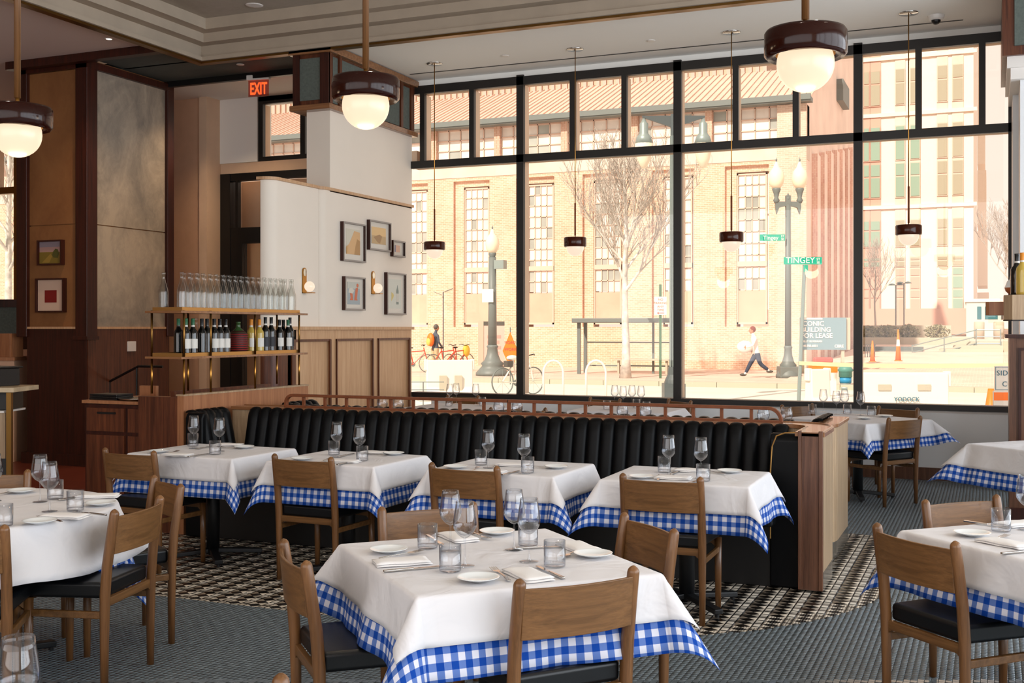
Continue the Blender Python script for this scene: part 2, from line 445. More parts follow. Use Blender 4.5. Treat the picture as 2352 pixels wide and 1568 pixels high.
# where the patterned tiles lie: a band around the banquettes with one big rounded corner
def in_pattern(x, y):
    if x < -6.6 or y > 9.05 or y < 5.35 or x > -.55: return False
    if x > -2.6 and y < 7.4: return (x + 2.6) ** 2 + (y - 7.4) ** 2 < 2.05 ** 2
    return True
def slab_mesh(name, quads, zt, zb, gap=0):
    """many low tiles in one mesh: each (x0,y0,x1,y1)"""
    q = np.array(quads, dtype=np.float32); n = len(q)
    x0, y0, x1, y1 = q[:, 0] + gap, q[:, 1] + gap, q[:, 2] - gap, q[:, 3] - gap
    e = min(.0015, gap) if gap else 0
    V = np.zeros((n, 8, 3), np.float32)
    for i, (a, b) in enumerate(((x0, y0), (x1, y0), (x1, y1), (x0, y1))):
        V[:, i, 0] = a; V[:, i, 1] = b; V[:, i, 2] = zb; V[:, i + 4, 0] = a; V[:, i + 4, 1] = b; V[:, i + 4, 2] = zt
    rs = np.random.RandomState(3); V[:, 4:, 2] += (rs.rand(n, 1) * .0006)
    F = np.array([(4, 5, 6, 7), (0, 1, 5, 4), (1, 2, 6, 5), (2, 3, 7, 6), (3, 0, 4, 7)])
    faces = (F[None] + (np.arange(n) * 8)[:, None, None]).reshape(-1, 4)
    me = bpy.data.meshes.new(name); vv = V.reshape(-1, 3)
    me.vertices.add(len(vv)); me.vertices.foreach_set('co', vv.ravel())
    me.loops.add(faces.size); me.loops.foreach_set('vertex_index', faces.ravel().astype(np.int32))
    me.polygons.add(len(faces)); me.polygons.foreach_set('loop_start', np.arange(0, faces.size, 4, dtype=np.int32))
    me.update(calc_edges=True); me.validate()
    uv = me.uv_layers.new(name='UVMap'); co = vv[faces.ravel()][:, :2]; uv.data.foreach_set('uv', co.ravel().astype(np.float32))
    return me
# grey mosaic
TS = .029; rects = []
x = -7.0
while x < 2.4:
    y = 2.6; k = 0
    while y < 12.5:
        cx_, cy_ = x + TS / 2, y + TS / 2
        d = -st * cx_ + ct * cy_; r = ct * cx_ + st * cy_
        if d > 3.2 and abs(r / d) < .6 and HCAM / d * FPX < 1150 and not in_pattern(cx_, cy_):
            # only where the floor can be seen: in front of the banquettes, beside them, not behind walls
            if (cy_ < 7.2) or (cx_ > -1.4): rects.append((d, (x, y, x + TS, y + TS)))
        y += TS
    x += TS
rects.sort(key=lambda q: q[0])
near = [q for q in rects if True]
vis = [q for q in rects if q[0] > 5.05]          # rows inside the frame; the largest ones first
pick = set(id(q) for q in vis[:300])
tile_me = MB().box(-TS / 2 + .0014, TS / 2 - .0014, -TS / 2 + .0014, TS / 2 - .0014, -.005, 0).mesh('mosaic_tile')
tile_me.materials.append(M['tile'])
for q in vis[:300]:
    o = bpy.data.objects.new('mosaic_tile', tile_me); COL.objects.link(o); o.parent = fl
    o.location = ((q[1][0] + q[1][2]) / 2, (q[1][1] + q[1][3]) / 2, 0)
o = link('mosaic_tiles', slab_mesh('mosaic_tiles', [q[1] for q in rects if id(q) not in pick], 0, -.005, .0014), M['tile'], fl); o['kind'] = 'stuff'
PT = .14; pr = []; cut = []
x = -6.58
while x < -.5:
    y = 5.3
    while y < 9.1:
        cs = [in_pattern(a, b) for a in (x, x + PT) for b in (y, y + PT)]
        if all(cs): pr.append((x, y, x + PT, y + PT))
        elif any(cs):
            for i in range(10):
                for j in range(10):
                    a, b = x + i * PT / 10, y + j * PT / 10
                    if in_pattern(a + PT / 20, b + PT / 20): cut.append((a, b, a + PT / 10, b + PT / 10))
        y += PT
    x += PT
pr.sort(key=lambda q: -st * q[0] + ct * q[1])
def pat_tile(q):
    me = slab_mesh('pattern_tile', [q], 0, -.004, .0012); me.materials.append(M['pattern']); return me
seen = [q for q in pr if q[1] < 7.0 or q[0] > -1.1]
for q in seen[:300]:
    o = bpy.data.objects.new('pattern_tile', pat_tile(q)); COL.objects.link(o); o.parent = fl
o = link('cut_border_tiles', slab_mesh('cut_border_tiles', cut, 0, -.004, 0), M['pattern'], fl); o['kind'] = 'stuff'
s300 = set(seen[:300])
o = link('pattern_tiles', slab_mesh('pattern_tiles', [q for q in pr if q not in s300], 0, -.004, .0012), M['pattern'], fl); o['kind'] = 'stuff'
# ------------------------------------------------------------------ window wall
ww = struct('wall_window', MB().box(-6.4, XR, YW, YW + .3, -.12, .70), M['whitewin'])
link('ledge', MB().box(-6.66, XR, YW + .02, YW + .3, .70, .74), M['trimw'], ww)
struct('baseboard_window', MB().box(-6.66, .3, YW - .02, YW, 0, .13), M['walnut_n'], bev=.003)
struct('wall_head', MB().box(-9.6, XR, YW, YW + .3, 4.60, 5.3), M['ceilw'])
ups = [-6.512, -5.835, -5.196, -4.53, -3.895, -3.266, -2.607, -1.95, -1.299, -.69, -.075]
mains = [-5.196, -3.266, -1.299]
win = struct('window_1', MB().box(-6.67, .3, YW - .02, YW + .16, .725, .785), M['frame'])
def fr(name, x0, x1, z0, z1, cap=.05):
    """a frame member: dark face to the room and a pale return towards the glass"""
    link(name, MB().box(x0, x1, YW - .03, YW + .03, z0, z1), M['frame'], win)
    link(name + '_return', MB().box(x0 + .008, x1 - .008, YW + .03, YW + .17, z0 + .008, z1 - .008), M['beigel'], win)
fr('head', -6.67, .3, 4.50, 4.60); fr('transom', -6.67, .3, 3.575, 3.665)
for x in mains: fr('mullion', x - .045, x + .045, .785, 4.62)
for x in ups:
    if x not in mains: fr('bar', x - .032, x + .032, 3.665, 4.50)
fr('mullion', .17, .26, .785, 4.5)
gl = [-6.67] + mains + [.17]
for a, b in zip(gl, gl[1:]):
    link('pane', MB().box(a + .045, b - .045, YW + .12, YW + .128, .785, 3.575), M['pane'], win)
for a, b in zip([-6.67] + ups, ups + [.17]):
    link('pane', MB().box(a + .032, b - .032, YW + .12, YW + .128, 3.665, 4.5), M['pane'], win)
# ------------------------------------------------------------------ left end of the window wall: door bay and clerestory
struct('wall_beige', MB().box(-10.55, -9.70, YW - .25, YW + .3, -.12, ZC), M['beige'])
struct('trim_1', MB().box(-9.71, -9.585, YW - .3, YW + .3, -.12, ZC), M['beigel'])
struct('wall_over_door', MB().box(-9.59, -6.6, YW, YW + .3, 3.66, 3.80), M['beigel'])
cw = struct('window_2', MB().box(-8.98, -6.9, YW + .0, YW + .06, 3.80, 3.86), M['frame'])
link('head', MB().box(-8.98, -6.9, YW, YW + .06, 4.56, 4.66), M['frame'], cw)
for x in (-8.98, -8.32, -7.66, -7.0):
    link('bar', MB().box(x, x + .075, YW, YW + .06, 3.86, 4.56), M['frame'], cw)
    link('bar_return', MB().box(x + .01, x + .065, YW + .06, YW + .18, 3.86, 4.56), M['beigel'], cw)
for x in (-8.9, -8.245, -7.585): link('pane', MB().box(x, x + .58, YW + .12, YW + .128, 3.86, 4.56), M['pane'], cw)
struct('wall_clerestory_side', MB().box(-9.59, -8.98, YW - .02, YW + .3, 3.80, ZC), M['ceilw'])
dr = struct('door_1', MB().box(-9.58, -9.42, YW - .02, YW + .12, 0, 3.66), M['black'])
for nm, b in (('head', (-9.42, -6.9, 3.56, 3.66)), ('transom', (-9.42, -6.9, 2.72, 2.93)), ('stile', (-9.42, -9.23, 0, 2.72)), ('rail', (-9.23, -8.0, 0, .3)), ('stile', (-8.15, -8.0, 0, 3.6)), ('stile', (-7.0, -6.9, 0, 3.6))):
    link(nm, MB().box(b[0], b[1], YW - .01, YW + .1, b[2], b[3]), M['black'], dr)
link('bar', MB().box(-9.34, -9.30, YW - .01, YW + .06, 2.93, 3.56), M['black'], dr)
link('pane', MB().box(-9.23, -8.15, YW + .04, YW + .05, .3, 2.72), M['pane'], dr)
link('pane', MB().box(-9.42, -8.15, YW + .04, YW + .05, 2.93, 3.56), M['pane'], dr)
struct('wall_vestibule', MB().box(-10.0, -7.25, 13.2, 13.35, -.1, 3.64), M['beigel'])
struct('wall_vestibule_side', MB().box(-10.0, -9.7, YW + .3, 13.2, -.1, 3.64), M['beigel'])
# ------------------------------------------------------------------ far left wall with a tall window
wl = struct('wall_far', MB().box(XL, -14.6, YW, YW + .3, -.1, 5).box(-13.16, -10.5, YW, YW + .3, -.1, 5).box(-14.6, -13.16, YW, YW + .3, -.1, 1.98).box(-14.6, -13.16, YW, YW + .3, 4.25, 5), M['beige'])
w3 = struct('window_3', MB().box(-14.6, -13.16, YW, YW + .1, 3.58, 3.68), M['brassd'])
link('jamb', MB().box(-13.3, -13.16, YW - .02, YW + .1, 1.98, 4.25), M['brassd'], w3)
link('bar', MB().box(-13.74, -13.62, YW, YW + .1, 3.68, 4.25), M['beigel'], w3)
link('pane', MB().box(-14.6, -13.3, YW + .1, YW + .108, 1.98, 4.25), M['pane'], w3)
struct('wall_left', MB().box(XL - .2, XL, YB, YW, -.1, 5.2), M['beige'])
struct('wall_back', MB().box(XL, XR, YB - .2, YB, -.1, .7).box(XL, XR, YB - .2, YB, 4.5, 5.2).box(XL, -8.6, YB - .2, YB, .7, 4.5).box(2.6, XR, YB - .2, YB, .7, 4.5), M['beigel'])
struct('sun_blocker', MB().box(-12, 6, -12, YB - .2, 4.6, 4.7), M['ceilw'])  # unseen slab added to keep direct sun out of the rear window
w5 = struct('fill_window', MB().box(-8.6, 2.6, YB - .12, YB, .70, .78), M['frame'])  # unseen rear window added to go with the rear fill lamp
for k in range(6): link('mullion', MB().box(-8.6 + k * 2.24 - .04, -8.6 + k * 2.24 + .04, YB - .15, YB - .02, .78, 4.5), M['frame'], w5)
link('pane', MB().box(-8.6, 2.6, YB - .11, YB - .10, .78, 4.5), M['pane'], w5)
# right wall: a long shop window like the one in front
wr = struct('wall_right', MB().box(XR, XR + .25, YB, YW, -.1, .7).box(XR, XR + .25, YB, YW, 4.55, 5.2), M['whitewin'])
w4 = struct('window_4', MB().box(XR, XR + .12, YB, YW, .70, .78), M['frame'])
for k in range(8): link('mullion', MB().box(XR, XR + .15, YB + k * 2.05, YB + k * 2.05 + .08, .78, 4.55), M['frame'], w4)
link('pane', MB().box(XR + .1, XR + .108, YB, YW, .78, 4.55), M['pane'], w4)
# ------------------------------------------------------------------ left column with plaster panels and wainscot
cl = struct('wall_column', MB().box(-10.40, XC - .02, 10.07, 11.45, 0, ZC), M['plasterb'])
link('plaster_panel', MB().box(XC - .02, XC, 10.17, 11.38, 1.60, 2.775), M['plasterg'], cl)
link('plaster_panel', MB().box(XC - .02, XC, 10.17, 11.38, 2.787, 4.60), M['plasterg'], cl)
link('plaster_panel', MB().box(-10.40, -9.66, 10.05, 10.07, 1.60, 2.775), M['plasterb'], cl)
link('plaster_panel', MB().box(-10.40, -9.66, 10.05, 10.07, 2.787, 4.60), M['plasterb'], cl)
link('wainscot', MB().box(-10.42, XC + .005, 10.03, 11.44, .13, 1.575), M['walnut_d'], cl)
link('wainscot_side', MB().box(XC + .004, XC + .015, 10.05, 11.44, .13, 1.575), M['walnut'], cl)
link('rail', MB().box(-10.45, XC + .02, 10.01, 11.45, 1.575, 1.60), M['panelwood'], cl)
link('base', MB().box(-10.48, XC + .03, 10.0, 11.5, 0, .13), M['walnut_d'], cl)
for b in ((-9.66, XC + .045, 10.0, 10.17), (-10.56, -10.40, 10.0, 10.2), (XC - .1, XC + .045, 11.38, 11.5)):
    link('corner_post', MB().box(*b, 1.48, ZC), M['walnut_d'], cl, bev=.008)
link('top_trim', MB().box(-10.5, XC + .05, 10.0, 11.45, 4.56, 4.64), M['walnut_d'], cl)
link('lower_trim', MB().box(-9.70, XC + .06, 9.99, 10.18, 1.45, 1.49), M['walnut_d'], cl)
# ------------------------------------------------------------------ art wall column
aw = struct('wall_art', MB().box(-6.97, XA, 10.66, YW, 3.08, ZC), M['white'])
def rounded(y0, y1, z0, z1, x=XA, th=.30, r=.14):
    pts = [(x - th, y0 + r)] + [(x - r * 1.0 + r * math.sin(a) , y0 + r - r * math.cos(a)) for a in [PI / 2 * k / 8 for k in range(9)]]
    pts = [(x - th, y0)] + [(x - r + r * math.sin(a), y0 + r - r * math.cos(a)) for a in [PI / 2 * k / 8 for k in range(9)]] + [(x, y1), (x - th, y1)]
    return MB().prism(pts, z0, z1)
o = link('wall_panel', rounded(10.46, YW, 1.60, 3.09), M['white'], aw, smooth=True); sharp(o)
o = link('wall_panel', rounded(9.60, 10.47, 1.60, 3.09, XA - .03, .13, .125), M['white'], aw, smooth=True); sharp(o)
link('top_rail', rounded(10.43, YW, 3.09, 3.12, XA + .03, .36, .15), M['panelwood'], aw)
link('top_rail', rounded(9.57, 10.45, 3.09, 3.12, XA, .19, .14), M['panelwood'], aw)
o = link('wainscot_end', rounded(9.60, 10.0, 0, 1.57, XA - .0, .16, .14), M['walnut'], aw, smooth=True); sharp(o)
link('chair_rail', rounded(9.57, YW, 1.565, 1.60, XA + .035, .20, .15), M['panelwood'], aw)
link('wainscot', MB().box(-6.84, XA - .02, 9.75, YW, 0, 1.57), M['panelwood'], aw)
edges = [9.85, 10.72, 11.65, 12.56]
for a, b in zip(edges, edges[1:]):
    w = MB()
    w.box(XA - .02, XA, a, a + .07, 0, 1.565).box(XA - .02, XA, b - .07, b, 0, 1.565).box(XA - .02, XA, a + .07, b - .07, 1.45, 1.565).box(XA - .02, XA, a + .07, b - .07, 0, .12)
    link('panel_frame', w, M['panelwood'], aw)
    link('panel_moulding', MB().box(XA, XA + .018, a + .055, a + .075, .1, 1.46).box(XA, XA + .018, b - .085, b - .055, .1, 1.46).box(XA, XA + .012, a + .055, b - .055, 1.44, 1.465), M['walnut'], aw)
# wooden cornice box with fabric panels
cb = struct('trim_2', MB().box(-7.08, XA + .02, 10.58, 12.55, 4.0, 4.62), M['walnut'])
link('bottom_rail', MB().box(-7.12, XA + .07, 10.54, 12.6, 3.97, 4.03), M['capwood'], cb, bev=.006)
link('top_rail', MB().box(-7.12, XA + .10, 10.52, 12.6, 4.58, 4.66), M['capwood'], cb, bev=.006)
for b in ((10.56, 10.64), (10.78, 10.83), (12.2, 12.25), (12.46, 12.54)):
    link('stile', MB().box(XA + .02, XA + .05, b[0], b[1], 4.03, 4.58), M['walnut'], cb)
for b in ((10.65, 10.77), (10.84, 12.19), (12.26, 12.45)):
    link('fabric_panel', MB().box(XA + .021, XA + .03, b[0], b[1], 4.05, 4.56), M['fabric'], cb)
link('fabric_panel', MB().box(-7.0, XA - .06, 10.57, 10.579, 4.08, 4.54), M['fabric'], cb)
for b in ((-7.08, -7.0), (XA - .06, XA + .05)): link('stile', MB().box(b[0], b[1], 10.55, 10.58, 4.03, 4.58), M['walnut_d'], cb)
# right column (at the edge of the photograph)
rc = struct('wall_column_right', MB().box(.20, .9, 11.9, YW, 0, ZC), M['whitewin'])
link('upper_shaft', MB().box(.25, .9, 11.2, 11.9, 1.3, ZC), M['whitewin'], rc)
link('capital', MB().box(.14, .9, 11.1, 12.5, 3.92, 4.02).box(.17, .9, 11.13, 12.5, 3.82, 3.92), M['trimw'], rc)
link('cornice_box', MB().box(.10, .9, 11.05, 12.5, 4.02, 4.66), M['walnut'], rc)
link('fabric_panel', MB().box(.2, .9, 11.03, 11.05, 4.1, 4.58), M['fabric'], rc)
# ------------------------------------------------------------------ ceiling
YT, XT = 10.55, -8.32     # edge of the tray
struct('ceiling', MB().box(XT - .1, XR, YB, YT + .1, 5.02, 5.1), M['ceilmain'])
struct('ceiling_window_side', MB().box(-6.75, XR, YT + .06, YW + .3, ZC, 4.75), M['ceilw'])
struct('ceiling_door_side', MB().box(-10.6, -6.75, 11.42, YW + .3, 4.66, 4.75), M['ceilw'])
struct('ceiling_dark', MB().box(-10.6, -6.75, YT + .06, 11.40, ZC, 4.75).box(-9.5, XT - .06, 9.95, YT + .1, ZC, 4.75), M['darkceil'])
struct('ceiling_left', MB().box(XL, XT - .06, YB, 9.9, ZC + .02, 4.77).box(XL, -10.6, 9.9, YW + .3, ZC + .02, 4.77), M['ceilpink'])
struct('trim_3', MB().box(-10.6, XT - .06, 9.88, 9.98, 4.60, 4.70), M['walnut_d'])
struct('trim_4', MB().box(-9.5, -7.1, 11.38, 11.44, 4.60, 4.68), M['black'])
struct('ceiling_roof', MB().box(XL, XR, YB, YW + .3, 5.25, 5.3), M['ceilw'])
# stepped moulding around the tray (profile: brown bead, fascia, step, fascia)
def tray(name, off0, off1, z0, z1, m):
    b = MB().box(XT + off0, XR, YT - off1, YT - off0, z0, z1)      # along X
    b.box(XT + off0, XT + off1, YB, YT - off1, z0, z1)             # along Y
    return b
tr = struct('trim_5', tray('x', -.06, .03, 4.60, 4.66, 0), M['brassd'])
link('fascia', tray('x', -.055, .02, 4.66, 4.80, 0), M['mould'], tr)
link('fascia', tray('x', .0, .16, 4.80, 4.90, 0), M['mould'], tr)
link('bead', tray('x', -.03, .06, 4.625, 4.67, 0), M['mould'], tr)
link('fascia', tray('x', .14, .30, 4.90, 5.02, 0), M['mould'], tr)
link('backing', tray('x', -.09, -.03, 4.68, 5.1, 0), M['mould'], tr)
struct('trim_6', MB().box(-6.5, -.25, 12.19, 12.215, ZC - .004, ZC + .001), M['black'])
struct('trim_7', MB().box(.0, .07, 10.75, 11.55, ZC - .004, ZC + .001), M['black'])
# ================================================================== FURNITURE
# ------------------------------------------------------------------ dining chair
def arc_panel(w, z0, z1, y0, depth, th, n=10):
    mb = MB(); fr_, bk = [], []
    vs = []; fs = []
    for i in range(n + 1):
        t = -1 + 2 * i / n; x = w / 2 * t; yy = y0 - depth * (1 - t * t)
        for z in (z0, z1):
            ly = -.035 * (z - .45) / .35
            vs += [(x, yy + ly, z), (x, yy + ly - th, z)]
    for i in range(n):
        a = i * 4; b = a + 4     # order: (z0 front, z0 back, z1 front, z1 back)
        fs += [(a, b, b + 2, a + 2)[::-1], (a + 1, a + 3, b + 3, b + 1)[::-1], (a, a + 1, b + 1, b)[::-1], (a + 2, b + 2, b + 3, a + 3)[::-1]]
    fs += [(0, 2, 3, 1)[::-1], (n * 4, n * 4 + 1, n * 4 + 3, n * 4 + 2)[::-1]]
    return mb.add(vs, fs)
def make_chair(label):
    t = thing('dining_chair', label, 'chair', group='wooden dining chairs')
    seat = MB().prism([(-.20, -.205), (.20, -.205), (.225, .20), (.17, .235), (-.17, .235), (-.225, .20)], .402, .474)
    o = link('seat', seat, M['seatleather'], t, bev=.018); o.modifiers[0].segments = 4
    for s in (-1, 1):
        x = .212 * s
        pts = [(x, -.215, 0), (x, -.215, .2), (x, -.218, .42), (x, -.228, .55), (x, -.25, .70), (x, -.262, .775)]
        rr = [.0165, .019, .0225, .0225, .0215, .0205]
        for k in range(1, 5):
            a = PI / 2 * k / 4; pts.append((x, -.262 - .002 * k, .775 + .0205 * math.sin(a))); rr.append(max(.0205 * math.cos(a), .001))
        link('rear_leg', MB().tube(pts, rr, 12), M['oak'], t, smooth=True)
        link('leg', MB().tube([(x * 1.0, .195, 0), (x, .195, .2), (x, .192, .40)], [.016, .019, .021], 12), M['oak'], t, smooth=True)
        link('stretcher', MB().bar((x, -.21, .335), (x, .19, .335), .02, .032), M['oakx'], t, bev=.005)
    link('backrest', arc_panel(.41, .60, .765, -.232, .028, .013), M['oakx'], t, bev=.003)
    def rail(y):
        return MB().prismy([(-.21, .335), (-.195, .352), (-.175, .368), (.175, .368), (.195, .352), (.21, .335), (.21, .405), (-.21, .405)], y - .011, y + .011)
    link('seat_rail', rail(-.212), M['oakx'], t, bev=.002)
    link('seat_rail', rail(.195), M['oakx'], t, bev=.002)
    return t
CH = make_chair('x'); CH_used = [False]
def chair(x, y, fx, fy, label):
    rz = math.atan2(-fx, fy)
    if not CH_used[0]:
        CH_used[0] = True; CH.location = (x, y, 0); CH.rotation_euler = (0, 0, rz); CH['label'] = label; return CH
    return dup(CH, (x, y, 0), rz, label)
def chair_posts(p1, p2, label, sign=1):
    """the two post tops as seen, left then right; sign 1: faces away from the camera"""
    a = gz(*p1, .795); b = gz(*p2, .795); d = (b - a).normalized(); m = (a + b) / 2
    f = Vector((-d.y, d.x, 0)) * sign
    return chair(m.x + f.x * .262, m.y + f.y * .262, f.x, f.y, label)
# ------------------------------------------------------------------ tables and cloths
def smooth_n(seed):
    q = random.Random(seed); return [(q.uniform(.6, 1.4), q.uniform(0, 6.28)) for _ in range(8)]
def cloth_mesh(name, hx, hy, ax, ay, z, seed, beta=10, wav=7, corner=26, rho=.022, extra=0., corners=None, n=52):
    q = random.Random(seed); ph = [q.uniform(0, 6.28) for _ in range(6)]
    cb = corners or [corner * q.uniform(.6, 1.25) for _ in range(4)]
    def samples(h, a):
        e = [h * math.sin(PI / 2 * k / 5) for k in range(-5, 6)]
        o = a - h; out = [h + rho * k / 4 for k in range(1, 5)] + [h + rho + (o - rho) * k / 7 for k in range(1, 8)]
        mid = [h * k / 9 for k in range(-9, 10)]
        return [-x for x in out[::-1]] + mid + out
    us = samples(hx, ax); vs_ = samples(hy, ay); V = []; UV = []
    for u in us:
        for v in vs_:
            du = max(abs(u) - hx, 0); dv = max(abs(v) - hy, 0); r = math.hypot(du, dv)
            cu = max(-hx, min(hx, u)); cv = max(-hy, min(hy, v))
            if r < 1e-9: V.append((u, v, z)); UV.append((u, v)); continue
            phi = math.atan2(dv, du); su = 1 if u > 0 else -1; sv = 1 if v > 0 else -1
            s1 = wav * (math.sin(11 * cv + ph[0] + su) * .6 + math.sin(23 * cv + ph[1] * su) * .4)
            s2 = wav * (math.sin(11 * cu + ph[2] + sv) * .6 + math.sin(23 * cu + ph[3] * sv) * .4)
            w = phi / (PI / 2); b = beta + s1 * (1 - w) + s2 * w
            ci = (0 if su > 0 else 1) + (0 if sv > 0 else 2)
            # corner flare, spilling a little along the two hems
            near_c = math.exp(-((hx - abs(cu)) + (hy - abs(cv))) / .10) if phi in (0,) or abs(phi - PI / 2) < 1e-6 else 1
            c_amt = cb[ci] * (.25 * near_c + .75 * math.sin(2 * phi))
            b = R(max(2, min(60, b + c_amt + extra * min(1, r / .2))))
            kk = (PI / 2 - b) / rho
            if r < rho: h = math.sin(kk * r) / kk; dz = (1 - math.cos(kk * r)) / kk
            else: h = math.sin(kk * rho) / kk + (r - rho) * math.cos(kk * rho); dz = (1 - math.cos(kk * rho)) / kk + (r - rho) * math.sin(kk * rho)
            V.append((cu + su * math.cos(phi) * h, cv + sv * math.sin(phi) * h, z - dz)); UV.append((u, v))
    m = len(vs_); F = [(i * m + j, (i + 1) * m + j, (i + 1) * m + j + 1, i * m + j + 1) for i in range(len(us) - 1) for j in range(m - 1)]
    me = bpy.data.meshes.new(name); me.from_pydata(V, [], F); me.update()
    uv = me.uv_layers.new(name='UVMap')
    li = np.zeros(len(me.loops), np.int32); me.loops.foreach_get('vertex_index', li)
    uv.data.foreach_set('uv', np.array(UV, np.float32)[li].ravel()); return me
def round_cloth(name, Rr, a, z, seed, rot=0, folds=9, beta=9, amp=12, circ=False, rho=.025, cornerb=12):
    q = random.Random(seed); p0 = q.uniform(0, 6.28); NA, NR = 144, 15; V = []; UV = []
    for i in range(NA):
        th = 2 * PI * i / NA; c_, s_ = math.cos(th), math.sin(th)
        if circ: L = a
        else: L = a / max(abs(math.cos(th - rot)), abs(math.sin(th - rot)))
        f = amp * (math.sin(folds * th + p0) * .7 + math.sin((folds + 4) * th + 2 * p0) * .3)
        o = L - Rr
        rs = [Rr * k / 5 for k in range(1, 6)] + [Rr + rho * k / 3 for k in (1, 2, 3)] + [Rr + rho + (o - rho) * k / 7 for k in range(1, 8)]
        for r in rs:
            d = r - Rr
            if d <= 1e-9: V.append((c_ * r, s_ * r, z)); UV.append((c_ * r, s_ * r)); continue
            b = R(max(2, beta + (f + cornerb * (L / a - 1) * 2) * min(1, d / .15))); kk = (PI / 2 - b) / rho
            if d < rho: h = math.sin(kk * d) / kk; dz = (1 - math.cos(kk * d)) / kk
            else: h = math.sin(kk * rho) / kk + (d - rho) * math.cos(kk * rho); dz = (1 - math.cos(kk * rho)) / kk + (d - rho) * math.sin(kk * rho)
            tw = .06 * math.cos(folds * th + p0) * min(1, d / .2)
            V.append((math.cos(th + tw * .5) * (Rr + h), math.sin(th + tw * .5) * (Rr + h), z - dz)); UV.append((c_ * r, s_ * r))
    V.append((0, 0, z)); UV.append((0, 0)); c0 = len(V) - 1; F = []
    for i in range(NA):
        k = (i + 1) % NA; F.append((c0, i * NR, k * NR))
        for j in range(NR - 1): F.append((i * NR + j, i * NR + j + 1, k * NR + j + 1, k * NR + j))
    me = bpy.data.meshes.new(name); me.from_pydata(V, [], F); me.update()
    cs, sn = math.cos(rot), math.sin(rot); UV = [(u * cs + v * sn, -u * sn + v * cs) for u, v in UV]
    uv = me.uv_layers.new(name='UVMap'); li = np.zeros(len(me.loops), np.int32); me.loops.foreach_get('vertex_index', li)
    uv.data.foreach_set('uv', np.array(UV, np.float32)[li].ravel()); return me
def cloth_obj(name, me, m, loc, rz, label):
    o = link(name, me, m, smooth=True); o.location = loc; o.rotation_euler = (0, 0, rz)
    s = o.modifiers.new('thick', 'SOLIDIFY'); s.thickness = .0015; s.offset = -1
    return tag(o, label, 'tablecloth', 'tablecloths')
TZ = .737
def table_base(t, w=.0, l=.33):
    link('column', MB().lathe([(.045, .03), (.045, .70)], 16), M['iron'], t, smooth=True)
    for k in range(4):
        a = k * PI / 2 + PI / 4; c_, s_ = math.cos(a), math.sin(a)
        mb = MB().bar((c_ * .03, s_ * .03, .05), (c_ * l, s_ * l, .035), .05, .035).box(-.001, .001, -.001, .001, .03, .031)
        link('foot', MB().bar((c_ * .03, s_ * .03, .055), (c_ * l, s_ * l, .032), .055, .03).add([], []), M['iron'], t, bev=.006)
        link('glide', MB().lathe([(.012, 0), (.012, .018)], 10, (c_ * (l - .02), s_ * (l - .02), 0)), M['iron'], t)
    link('top_plate', MB().box(-.15, .15, -.15, .15, .70, .71), M['iron'], t)
def square_table(x, y, deg, wx, wy, who, seed, ow=.165, og=.245, bw=12, wv=6, **kw):
    t = thing('dining_table', 'black iron pedestal of ' + who, 'table', (x, y, 0), R(deg), 'pedestal tables under cloths')
    link('tabletop', MB().box(-wx / 2, wx / 2, -wy / 2, wy / 2, .71, TZ - .004), M['walnut_d'], t)
    table_base(t)
    c1 = cloth_obj('gingham_cloth', cloth_mesh('gingham', wx / 2, wy / 2, wx / 2 + og, wy / 2 + og, TZ - .0015, seed, beta=bw - 5, wav=wv, extra=3, rho=.018, **kw), M['gingham'], (x, y, 0), R(deg), 'blue and white checked undercloth on ' + who)
    c2 = cloth_obj('white_tablecloth', cloth_mesh('white', wx / 2 + .004, wy / 2 + .004, wx / 2 + ow, wy / 2 + ow, TZ + .002, seed, beta=bw, wav=wv, rho=.022, **kw), M['cloth'], (x, y, 0), R(deg), 'white linen top cloth on ' + who)
    return t
# ------------------------------------------------------------------ tableware
def wine_glass(label):
    t = thing('wine_glass', label, 'wine glass', group='stemmed wine glasses')
    bowl = [(.004, .098), (.012, .101), (.024, .110), (.034, .122), (.0405, .136), (.0415, .146), (.0405, .162), (.037, .185), (.0335, .208), (.031, .2285), (.0302, .2285), (.0328, .207), (.0362, .184), (.0395, .162), (.0404, .146), (.039, .137), (.031, .124), (.02, .1125), (.0005, .1055)]
    link('bowl', MB().lathe(bowl, 28, caps=False), M['drink'], t, smooth=True)
    link('stem', MB().lathe([(.0045, .099), (.0032, .085), (.003, .05), (.0038, .015), (.008, .005)], 10, caps=False), M['drink'], t, smooth=True)
    link('foot', MB().lathe([(.0005, .0055), (.010, .0045), (.034, .0018), (.035, .0008), (.034, .0002), (.001, .0002)], 28, caps=False), M['drink'], t, smooth=True)
    return t
def tumbler(label):
    t = thing('tumbler', label, 'glass', group='short water tumblers')
    link('wall', MB().lathe([(.0375, .002), (.0385, .01), (.0385, .092), (.0372, .092), (.0372, .014)], 28, caps=False), M['drink'], t, smooth=True)
    link('base', MB().lathe([(.0005, .001), (.035, .001), (.0378, .004), (.0380, .013), (.0005, .015)], 28, caps=False), M['drink'], t, smooth=True)
    return t
def plate(label, r=.072):
    t = thing('side_plate', label, 'plate', group='white side plates')
    link('dish', MB().lathe([(.0005, .001), (.030, .001), (.033, .003), (.045, .006), (.068, .0135), (.0715, .0155), (.072, .0168), (.071, .0172), (.064, .0145), (.045, .0085), (.034, .0060), (.0005, .0056)], 40, caps=False), M['plate'], t, smooth=True)
    return t
